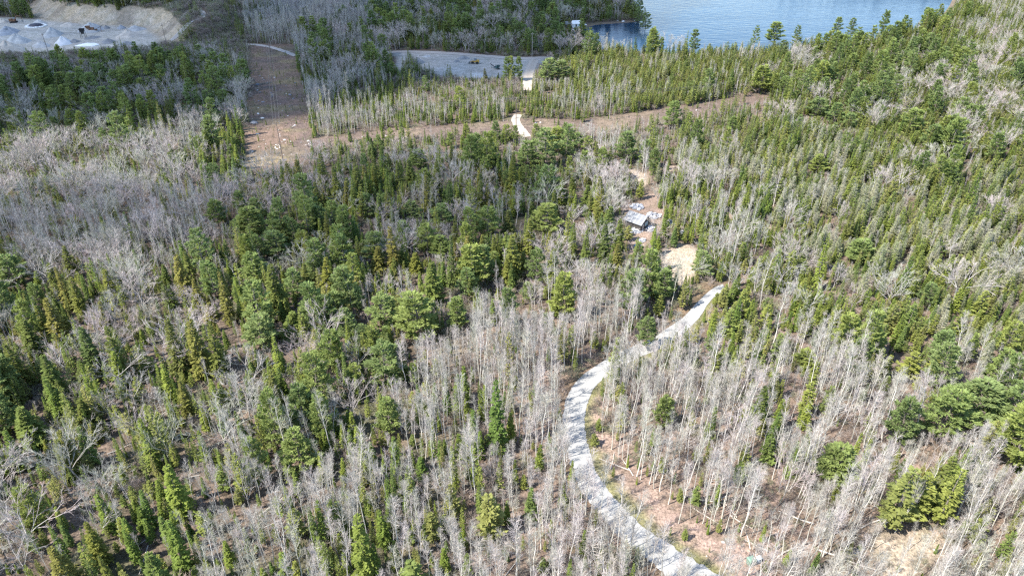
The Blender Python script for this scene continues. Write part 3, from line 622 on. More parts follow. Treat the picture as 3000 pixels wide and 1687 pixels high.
for i, a in enumerate([(745, 368, 27, 'd', "largest dark grey boulder at the left edge of the power line clearing"), (769, 352, 12, 'w', "white boulder right of the largest dark one"), (757, 339, 11, 'w', "pale boulder just above the largest dark one"),
    (754, 398, 12, 'g', "rounded pale boulder below the largest dark one"), (864, 373, 9, 'w', "lone white stone on the right half of the clearing"), (755, 253, 14, 'd', "flat grey boulder in the shaded upper clearing"), (850, 283, 13, 'd', "grey boulder on the right in the shaded clearing"),
    (860, 293, 9, 'd', "second grey boulder, lower right in the shaded clearing"), (771, 304, 11, 'd', "dark boulder left of the wires in the clearing"), (740, 447, 8, 'w', "white stone in the shade at the left rim"), (834, 414, 9, 'w', "pale flat stone right of the near pole"), (850, 418, 8, 'w', "small pale stone below the lone white one"),
    (2118, 1586, 14, 'g', "greenish pale boulder by the aspens right of the road"), (2127, 1578, 9, 'w', "small pale boulder touching the greenish one"), (2070, 1628, 5, 'w', "white stone on the grass verge"), (2595, 1530, 9, 'w', "round white boulder above the pale clearing"),
    (2601, 1544, 9, 'w', "second white boulder just below the round one"), (2738, 1606, 9, 'w', "white boulder at the right side of the pale clearing"), (1825, 64, 12, 'w', "large white boulder on the shore of the lake point"), (1858, 61, 5, 'w', "small white boulder near the tip of the point"),
    (1809, 62, 6, 'g', "pinkish boulder left of the large white shore boulder"), (1841, 52, 5, 'w', "white stone under the sunlit trees on the point"), (1866, 48, 5, 'w', "pale stone on the far side of the point"), (2460, 125, 8, 'w', "pale stone by the far lake shore"), (1748, 112, 10, 'w', "white rock at the near corner of the lake"),
    (1713, 122, 8, 'w', "white rock among dark pines near the lake corner"), (2490, 152, 10, 'w', "pale rock seen through the shore wood"), (2425, 160, 12, 'w', "wide pale rock seen through the shore wood")]): boulder(*a, None, i)
for i in range(9): boulder(812 + rnd.uniform(-9, 12), 432 + rnd.uniform(-8, 8), rnd.uniform(3, 7), 'w', "small white stone in the heap at the foot of the near pole", "white stones heaped by the near pole", i)
for i in range(12): boulder(905 + rnd.uniform(-12, 14), 420 + rnd.uniform(-8, 8), rnd.uniform(3, 6), 'w', "small white stone in the heap at the start of the diagonal clearing", "white stones at the corner of the clearing", i)
for i in range(34): boulder(rnd.uniform(738, 870), rnd.uniform(225, 330), rnd.uniform(3, 8), 'd' if rnd.random() < .6 else 'g', "small grey stone scattered over the shaded part of the power line clearing", "stones on the shaded clearing", i)
for i in range(22): boulder(rnd.uniform(735, 900), rnd.uniform(335, 470), rnd.uniform(2.5, 6), 'w' if rnd.random() < .5 else 'g', "small pale stone scattered over the sunlit part of the power line clearing", "stones on the sunlit clearing", i)
for i, (px, py) in enumerate([(1030, 408), (1062, 402), (1130, 398), (1485, 367), (1570, 360), (1583, 358), (2040, 322), (1990, 330)]): boulder(px, py, 6, 'w', "pale stone lying on the diagonal clearing", "stones on the diagonal clearing", i)

# --- power line
def pole(px, py, h, label, mat=mat_wood, arm=2.6, rz=0.0):
    x, y, z = T0(px, py); o = tag(empty("utility_pole", (x, y, z), rz), label, "utility pole", "poles of the power line")
    mb = MB(); mb.tubes([[0, 0, -.2]], [[0, 0, h]], .16, .10, 8); part("pole", mb, mat, o)
    mb = MB(); mb.box(-arm / 2, arm / 2, -.07, .07, h - .75, h - .6); mb.tubes([[-arm * .3, 0, h - .7]], [[0, .0, h - 1.5]], .03, .03, 4); mb.tubes([[arm * .3, 0, h - .7]], [[0, 0, h - 1.5]], .03, .03, 4); part("crossarm", mb, mat, o)
    for q in (-arm / 2 + .1, .0, arm / 2 - .1):
        mb = MB(); z1 = h if q == 0 else h - .6; mb.tubes([[q, 0, z1], [q, 0, z1 + .1]], [[q, 0, z1 + .1], [q, 0, z1 + .28]], [.05, .09], [.09, .04], 6); part("insulator", mb, mat_ceramic, o)
    return (x, y, z, h, rz, arm)
def wires(a, b, where, sag=1.2):
    for nme, q in (("left", -1), ("middle", 0), ("right", 1)):
        P = []
        for (x, y, z, h, rz, arm) in (a, b):
            o_ = q * (arm / 2 - .1); P.append(np.array([x + math.cos(rz) * o_, y + math.sin(rz) * o_, z + h + (.28 if q == 0 else -.32)]))
        t = np.linspace(0, 1, 13)[:, None]; Q = P[0] * (1 - t) + P[1] * t; Q[:, 2] -= (4 * sag * t * (1 - t))[:, 0]
        mb = MB(); mb.tubes(Q[:-1], Q[1:], .028, .028, 4); tag(mb.build("overhead_wire", mat_wire), f"{nme} wire {where}", "wire", "wires of the power line")
p1 = pole(829, 470, 14.5, "nearest dark pole at the bottom of the power line clearing"); p2 = pole(812, 320, 14.5, "dark pole in the middle of the power line clearing"); p3 = pole(801, 212, 14, "third pole up the power line clearing"); p4 = pole(793, 152, 14, "farthest pole at the top of the clearing")
x, y, z = T0(785, 60); p5 = (x, y, z, 14, 0, 2.6)
wires(p1, p2, "from the nearest pole up the clearing"); wires(p2, p3, "along the shaded clearing"); wires(p3, p4, "near the top of the clearing"); wires(p4, p5, "over the far wood beyond the clearing")
q1 = pole(1193, 386, 12, "pale pole left on the diagonal clearing", mat_palewood, rz=1.4); q2 = pole(1512, 371, 12, "pole beside the white track on the diagonal clearing", rz=1.4); q3 = pole(1785, 354, 13, "pale pole right of the track on the diagonal clearing", mat_palewood, rz=1.3); q4 = pole(2116, 312, 11, "dark pole near the right end of the diagonal clearing", rz=1.2)
p1b = p1[:4] + (1.4, 2.6)
wires(p1b, q1, "from the nearest pole to the pale left pole"); wires(q1, q2, "between the pale left pole and the track"); wires(q2, q3, "right of the white track"); wires(q3, q4, "towards the right end of the clearing")
pole(1684, 352, 9, "short thin pale pole in front of the bare maples", mat_palewood, arm=1.2); pole(1559, 168, 13, "lone pole on the far edge of the grey pit", mat_palewood, arm=1.6)
s1 = pole(147, 170, 13, "dark pole in front of the quarry", rz=1.5); s2 = pole(489, 134, 12, "dark pole at the foot of the quarry bank", rz=1.5); s3 = pole(725, 126, 12, "pole in the purple brush right of the quarry", rz=1.5)
wires(s1, s2, "in front of the quarry"); wires(s2, s3, "between the quarry bank and the clearing")

# --- quarry stockpiles
def pile(px, py, wpx, hpx, c, label, seed=0, asp=1.0):
    x, y, z = T0(px, py); zc = proj(x, y, 0)[2]; rad = wpx * zc / F_PX / 2; hh = min(hpx * zc / F_PX / math.cos(R(12)), rad * .75)
    r_ = np.random.default_rng(seed + int(px)); nr, na_ = 9, 26; V = [(0, 0, hh)]; f = []
    for i in range(1, nr + 1):
        q = i / nr
        for j in range(na_):
            a = j * 2 * math.pi / na_; lob = 1 + .16 * math.sin(2 * a + px) + .09 * math.sin(5 * a + py) + r_.normal(0, .02)
            V.append((rad * q * lob * math.cos(a), rad * q * lob * math.sin(a) * asp, max(-.15, hh * (1 - q) * (1 + .1 * math.sin(4 * a + 6 * q)) + r_.normal(0, .05)) if i < nr else -.2))
    f += [(0, 1 + j, 1 + (j + 1) % na_) for j in range(na_)]
    for i in range(nr - 1): f += [(1 + i * na_ + j, 1 + (i + 1) * na_ + j, 1 + (i + 1) * na_ + (j + 1) % na_, 1 + i * na_ + (j + 1) % na_) for j in range(na_)]
    me = bpy.data.meshes.new("gravel_pile"); me.from_pydata(V, [], f); me.materials.append(pile_mats[c]); me.polygons.foreach_set("use_smooth", [True] * len(f))
    tag(link("gravel_pile", me, None, (x, y, z)), label, "gravel pile", "stockpiles in the quarry" if px < 700 else "heaps in the grey pit")
PILES = [(23, 97, 70, 19, 'blue', "blue grey pile at the left edge of the quarry"), (52, 124, 66, 24, 'grey', "grey pile behind the big tan one on the left"), (25, 152, 86, 36, 'tan', "largest tan pile at the front left of the quarry"),
 (155, 104, 62, 24, 'grey', "grey pile in the middle of the quarry floor"), (186, 128, 56, 25, 'pale', "pale steep pile in front of the middle grey one"), (122, 136, 52, 14, 'grey', "low grey pile near the front brush"), (115, 70, 40, 12, 'grey', "small pile behind the ringed tarp"),
 (202, 75, 46, 9, 'tan', "low tan pile under the bank"), (268, 88, 84, 20, 'grey', "broad grey pile behind the rusty crusher"), (312, 84, 24, 11, 'dark', "small dark pile right of the broad grey one"), (356, 84, 28, 10, 'blue', "small blue grey pile at the foot of the bank"),
 (377, 107, 64, 19, 'tan', "tan pile at the right end of the quarry"), (396, 88, 56, 12, 'grey', "grey pile right under the curved bank"), (219, 124, 32, 9, 'dark', "low dark pile right of the pale steep one"), (8, 66, 30, 11, 'tan', "tan pile at the far left edge"),
 (318, 124, 46, 10, 'dark', "long dark pile at the front right of the quarry"), (372, 130, 46, 8, 'dark', "dark low pile beside the front brush on the right"), (270, 112, 44, 6, 'dark', "flat dark pile beside the black hopper"),
 (1222, 183, 46, 14, 'dark', "dark slope heap at the left side of the grey pit"), (1358, 172, 34, 8, 'dark', "curved dark heap at the far side of the grey pit"), (1338, 181, 20, 5, 'dark', "small dark heap left of the loader"), (1250, 166, 26, 4, 'grey', "low rubble heap at the far left of the grey pit"),
 (1405, 222, 60, 6, 'grey', "flat grey heap at the near side of the pit")]
for i, a in enumerate(PILES): pile(*a, i)
mb = MB(); x, y, z = T0(106, 78); rr_ = 5.2; a = np.linspace(0, 2 * np.pi, 28, endpoint=False)
o = tag(empty("tarp_pile", (x, y, z)), "dark tarp covered pile with a ring of white stones in the quarry", "tarp pile")
mb.add([(0, 0, 2.0)] + [(3.2 * math.cos(q), 2.6 * math.sin(q), 1.5) for q in a] + [(4.9 * math.cos(q), 4.2 * math.sin(q), 0) for q in a], [(0, 1 + i, 1 + (i + 1) % 28) for i in range(28)] + [(1 + i, 29 + i, 29 + (i + 1) % 28, 1 + (i + 1) % 28) for i in range(28)]); part("tarp", mb, flat("black_tarp", (.05, .05, .065), .6, .3), o)
mb = MB(); 
for i, q in enumerate(a): s_ = .45 + .2 * (i % 3); mb.box(5.6 * math.cos(q) - s_, 5.6 * math.cos(q) + s_, 4.9 * math.sin(q) - s_, 4.9 * math.sin(q) + s_, -.1, .55 + .1 * (i % 2))
part("stone_ring", mb, mat_white, o)
mb = MB(); x, y, z = T0(253, 134); 
V = [(-6, -2, .1), (-1, -3, .5), (5, -2.6, .3), (7.5, .5, .5), (4, 2.5, .9), (-1.5, 1.2, .6), (-5, 1.5, .2), (1, 0, 1.5)]; mb.add(V, [(7, i, (i + 1) % 7) for i in range(7)]); mb.add([(a_, b2, -.1) for a_, b2, c_ in V[:7]], [tuple(range(6, -1, -1))]); mb.f += [(i, 8 + i, 8 + (i + 1) % 7, (i + 1) % 7) for i in range(7)]
tag(mb.build("white_tarp", mat_white, None, (x, y, z)), "crumpled white tarp at the front edge of the quarry", "tarp")

# --- machines
def wheel(parent, x, y, r_, w=.4):
    mb = MB(); mb.tubes([[x, y - w / 2, r_]], [[x, y + w / 2, r_]], r_, r_, 14)
    for s_ in (-1, 1): mb.add([(x + r_ * math.cos(a), y + s_ * w / 2, r_ + r_ * math.sin(a)) for a in np.linspace(0, 6.283, 14, endpoint=False)], [tuple(range(14)) if s_ > 0 else tuple(range(13, -1, -1))])
    wv = part("wheel", mb, mat_black, parent); mb = MB(); mb.tubes([[x, y - w / 2 - .03, r_]], [[x, y + w / 2 + .03, r_]], r_ * .5, r_ * .5, 10); part("rim", mb, mat_yel, wv)
def loader(px, py, rz, mat, label, s=1.0):
    o = tag(empty("wheel_loader", T0(px, py), rz, s), label, "loader")
    mb = MB(); mb.box(-3, -.4, -.95, .95, .9, 2.0); mb.box(-2.9, -1.4, -.8, .8, 2.0, 2.35); mb.box(-.4, 1.6, -.55, .55, .8, 1.5); part("body", mb, mat, o)
    mb = MB(); mb.box(-1.3, .1, -.75, .75, 2.0, 3.2); mb.box(-1.4, .2, -.85, .85, 3.2, 3.35); part("cab", mb, mat_steel, o)
    for sx_ in (-2, 1.1):
        for s_ in (-1, 1): wheel(o, sx_, s_ * 1.1, .8, .55)
    mb = MB(); mb.tubes([[.8, -.5, 1.7], [.8, .5, 1.7]], [[3.0, -.5, .8], [3.0, .5, .8]], .12, .12, 6); part("lift_arm", mb, mat, o)
    mb = MB(); mb.box(2.9, 3.05, -1.35, 1.35, .15, 1.25); mb.box(3.05, 4.0, -1.35, 1.35, .1, .2); mb.box(2.9, 3.9, -1.42, -1.36, .1, .95); mb.box(2.9, 3.9, 1.36, 1.42, .1, .95); part("bucket", mb, mat_steel, o)
loader(1390, 187, 3.0, mat_yel, "yellow brown loader parked on the grey pit", .85); loader(25, 99, .3, mat_yel, "yellow and white loader by the blue grey pile", .9)
def excavator(px, py, rz, mat, label, s=1.0):
    o = tag(empty("excavator", T0(px, py), rz, s), label, "excavator")
    for s_ in (-1, 1):
        mb = MB(); mb.box(-2, 2, s_ * 1.25 - .3, s_ * 1.25 + .3, 0.12, .8); mb.box(-1.7, 1.7, s_ * 1.25 - .3, s_ * 1.25 + .3, 0, .12); part("track", mb, mat_black, o)
    mb = MB(); mb.box(-2.2, 1.3, -1.3, 1.3, .95, 2.0); mb.box(-2.2, -.6, -1.2, 1.2, 2.0, 2.5); part("body", mb, mat, o)
    mb = MB(); mb.box(.0, 1.3, .3, 1.3, 2.0, 3.0); part("cab", mb, mat_steel, o)
    mb = MB(); mb.tubes([[1.2, -.3, 1.8], [3.0, -.3, 4.4]], [[3.0, -.3, 4.4], [5.0, -.3, 3.8]], .28, .22, 6); part("boom", mb, mat, o)
    mb = MB(); mb.tubes([[5.0, -.3, 3.9]], [[5.6, -.3, 1.4]], .2, .14, 6); part("stick", mb, mat, o)
    mb = MB(); mb.box(5.0, 5.9, -.8, .2, .5, 1.3); part("bucket", mb, mat_steel, o)
excavator(41, 67, .2, mat_rust, "dark brown excavator at the far left of the quarry", 1.0)
def crusher(px, py, rz, mat, label, s=1.0):
    o = tag(empty("stone_crusher", T0(px, py), rz, s), label, "crusher")
    mb = MB(); mb.box(-3, 3, -.9, .9, 1.0, 1.3); mb.box(-1.4, 1.2, -.85, .85, 1.3, 2.6); part("frame", mb, mat, o)
    mb = MB(); mb.add([(-3.4, -1.3, 3.5), (-.8, -1.3, 3.5), (-.8, 1.3, 3.5), (-3.4, 1.3, 3.5), (-2.6, -.5, 1.9), (-1.5, -.5, 1.9), (-1.5, .5, 1.9), (-2.6, .5, 1.9)], [(0, 1, 5, 4), (1, 2, 6, 5), (2, 3, 7, 6), (3, 0, 4, 7), (4, 5, 6, 7)]); part("hopper", mb, mat, o)
    m_ = Matrix.Translation((3.8, 0, 2.2)) @ Matrix.Rotation(-.42, 4, 'Y'); mb = MB(); mb.box(-3.2, 3.2, -.45, .45, -.1, .1, m_); part("conveyor", mb, mat_black, o)
    mb = MB(); mb.tubes([[5.2, -.4, 0], [5.2, .4, 0]], [[5.4, -.4, 2.8], [5.4, .4, 2.8]], .08, .08, 5); part("strut", mb, mat, o)
    for sx_ in (-2, -1):
        for s_ in (-1, 1): wheel(o, sx_, s_ * .9, .5, .3)
crusher(271, 94, .15, mat_rust, "rusty two part crusher in the middle of the quarry", 1.0); crusher(1455, 203, 2.5, mat_teal, "dark green crusher with a raised conveyor beside the pines", .62)
x, y, z = T0(246, 111); o = tag(empty("hopper", (x, y, z), .2), "black upright hopper on legs in the quarry", "hopper")
mb = MB(); mb.add([(-1.4, -1.4, 5.2), (1.4, -1.4, 5.2), (1.4, 1.4, 5.2), (-1.4, 1.4, 5.2), (-.5, -.5, 2.2), (.5, -.5, 2.2), (.5, .5, 2.2), (-.5, .5, 2.2)], [(0, 1, 5, 4), (1, 2, 6, 5), (2, 3, 7, 6), (3, 0, 4, 7), (4, 5, 6, 7)]); part("funnel", mb, mat_black, o)
for sx_ in (-1, 1):
    for s_ in (-1, 1): mb = MB(); mb.tubes([[sx_ * 1.3, s_ * 1.3, 0]], [[sx_ * 1.1, s_ * 1.1, 4]], .12, .12, 5); part("leg", mb, mat_black, o)

# --- boathouse, shed and dock on the lake
x, y, z = T0(1691, 80); o = tag(empty("boathouse", (x, y, z), .12), "white roofed boathouse on the shaded lake shore", "boathouse")
mb = MB(); mb.box(-3.6, 3.0, -2, 2, 0, 2.4); part("wall", mb, mat_white, o)
mb = MB(); pts = [(-3.9, -2.4, 2.41), (3.3, -2.4, 2.41), (3.3, 2.4, 2.41), (-3.9, 2.4, 2.41), (-3.5, 0, 4.1), (2.6, 0, 4.1)]; mb.add(pts, [(0, 1, 5, 4), (2, 3, 4, 5), (1, 2, 5), (3, 0, 4), (3, 2, 1, 0)]); part("roof", mb, mat_white, o)
mb = MB(); mb.box(-1.6, -.6, -2.06, -2.01, 0, 2.0); part("door", mb, mat_board, o); mb = MB(); mb.box(.4, 1.8, -2.06, -2.01, .9, 1.9); part("window", mb, mat_glass, o)
mb = MB(); mb.add([(3.3, -2.2, 2.2), (6.2, -1.6, 1.2), (6.2, 1.6, 1.2), (3.3, 2.2, 2.2)], [(0, 1, 2, 3)]); mb.tubes([[6, -1.5, 0], [6, 1.5, 0]], [[6, -1.5, 1.2], [6, 1.5, 1.2]], .08, .08, 5); part("porch", mb, mat_white, o)
x, y, z = T0(1661, 81); o = tag(empty("shed", (x, y, z), .3), "small grey shed left of the white boathouse", "shed")
mb = MB(); mb.box(-1.6, 1.6, -2, 2, 0, 2.2); part("wall", mb, mat_board, o); mb = MB(); mb.add([(-1.9, -2.3, 2.25), (1.9, -2.3, 2.25), (1.9, 2.3, 3.1), (-1.9, 2.3, 3.1), (-1.9, -2.3, 2.1), (1.9, -2.3, 2.1), (1.9, 2.3, 2.95), (-1.9, 2.3, 2.95)], [(0, 1, 2, 3), (7, 6, 5, 4), (0, 4, 5, 1), (1, 5, 6, 2), (2, 6, 7, 3), (3, 7, 4, 0)]); part("roof", mb, mat_roof, o)
x, y = G(1688, 88, 0); o = tag(empty("dock", (x, y, -.45), .15), "pale wooden dock in front of the boathouse", "dock")
mb = MB(); mb.box(-2.6, 3.2, -2.2, 1.6, .55, .7); part("deck", mb, mat_paleboard, o)
for sx_ in (-2.4, 0, 2.9):
    for s_ in (-2.0, 1.4): mb = MB(); mb.tubes([[sx_, s_, -1.5]], [[sx_, s_, .55]], .1, .1, 6); part("post", mb, mat_wood, o)

# ------------------------------------------------------------------ forest
ROWS = ["D D D K K H H DH D D D D D C C C C C C CM",
"D D D D K Ha D D D D Dc cT cTG cT cTa cPM cPM CP CP CM",
"PD PD PD PD DD Ha sa sa sa sas csa cTTa cT TTTG PCa CPM CPM CPM CM CPM",
"D D D DH Dc Hs sa ssa sas ssP csa sa cGa caP C CGM CMP CPM CMP CMP",
"Ms Mc Ms MS SSC sS SSM SPM SMa PPS PSA MAc PAs sGa GGc GGC GCP CM CPM CPM",
"MMc MMS MMS MMP MMc MMS SOM SOP SOH SOM OPS OMM AMc SAC ASc CGA GG GGC GCP CGM",
"HM HM HHM HHM MMH POM PSO POH POH POH PSM MOM AcM SCA ACM GCM GGC GGC GCM GM",
"MP MMC HHM HMM PSO POO OPS OPM OPS POO OPM OMA PMA SMA CMA CMA CGM GCM GGM CGM",
"PSM OOM MMM OMM POO OPM OPM OPM OOP POA AAP AMO PSA CCM CCM MCM CCM CMP GGM GMC",
"MPO MMO MMM MMM OOP PPO PPM POA AA AA AA AAP AAM CCA CMC CCM CCM CCO GMM MGM",
"OM MMO MOM MMO OSM SPM PPM PMA AAM AA AA AAS AA AAA AAC AAC PAC CMO PPM PPA",
"POM OOM MMB MOM SSM SSO PSA AMS AAS AAS AAA AA AA AAP AAA AAM AAM PPA PPP PPP",
"OSM OMB MMS MSS ASM PAS ASM ASM AAA SAA AAA AA AA AA AAA AOC AMP AAM AAA APA",
"MOM MOB OMM SSO AAM PAA AAS AAS AAA AAA AA AA AA AA AMA AAA AAC OOA AAA AAA",
"OMM OMS OOM SSM AAA AAA AAS AAA OAA AAS AA AA AA AA AA AA AAA OA AAA AAA",
"MMO OOM OSB SSS AA AA AAS SAA AAA AAA AA AA AA AA AA AA AAA AA AA AAC",
"MMO MOO OOS OSA AA AAS AA PSA AA AA AA AA AA AA AA AA AA AA AA AAC"]
GRID = [rw_.split() for rw_ in ROWS]
EXP = {'D': 'PPPSOMM', 'H': 'HVV'}
SUB = {  # letter -> (kind, size factor, spacing)
 'S': ('S', 1, 3.0), 'O': ('O', 1, 4.4), 'P': ('P', 1, 6.0), 'C': ('C', 1, 3.2), 'G': ('G', 1, 2.7), 'A': ('A', 1, 2.1), 'M': ('M', 1, 4.4), 'B': ('B', 1, 5),
 'H': ('M', 1.05, 4.2), 'V': ('A', .78, 2.2), 's': ('S', .62, 2.3), 'c': ('C', .72, 2.5), 'a': ('A', .58, 2.0), 'T': ('C', .85, 2.2), 'K': ('K', 1.0, 2.0)}
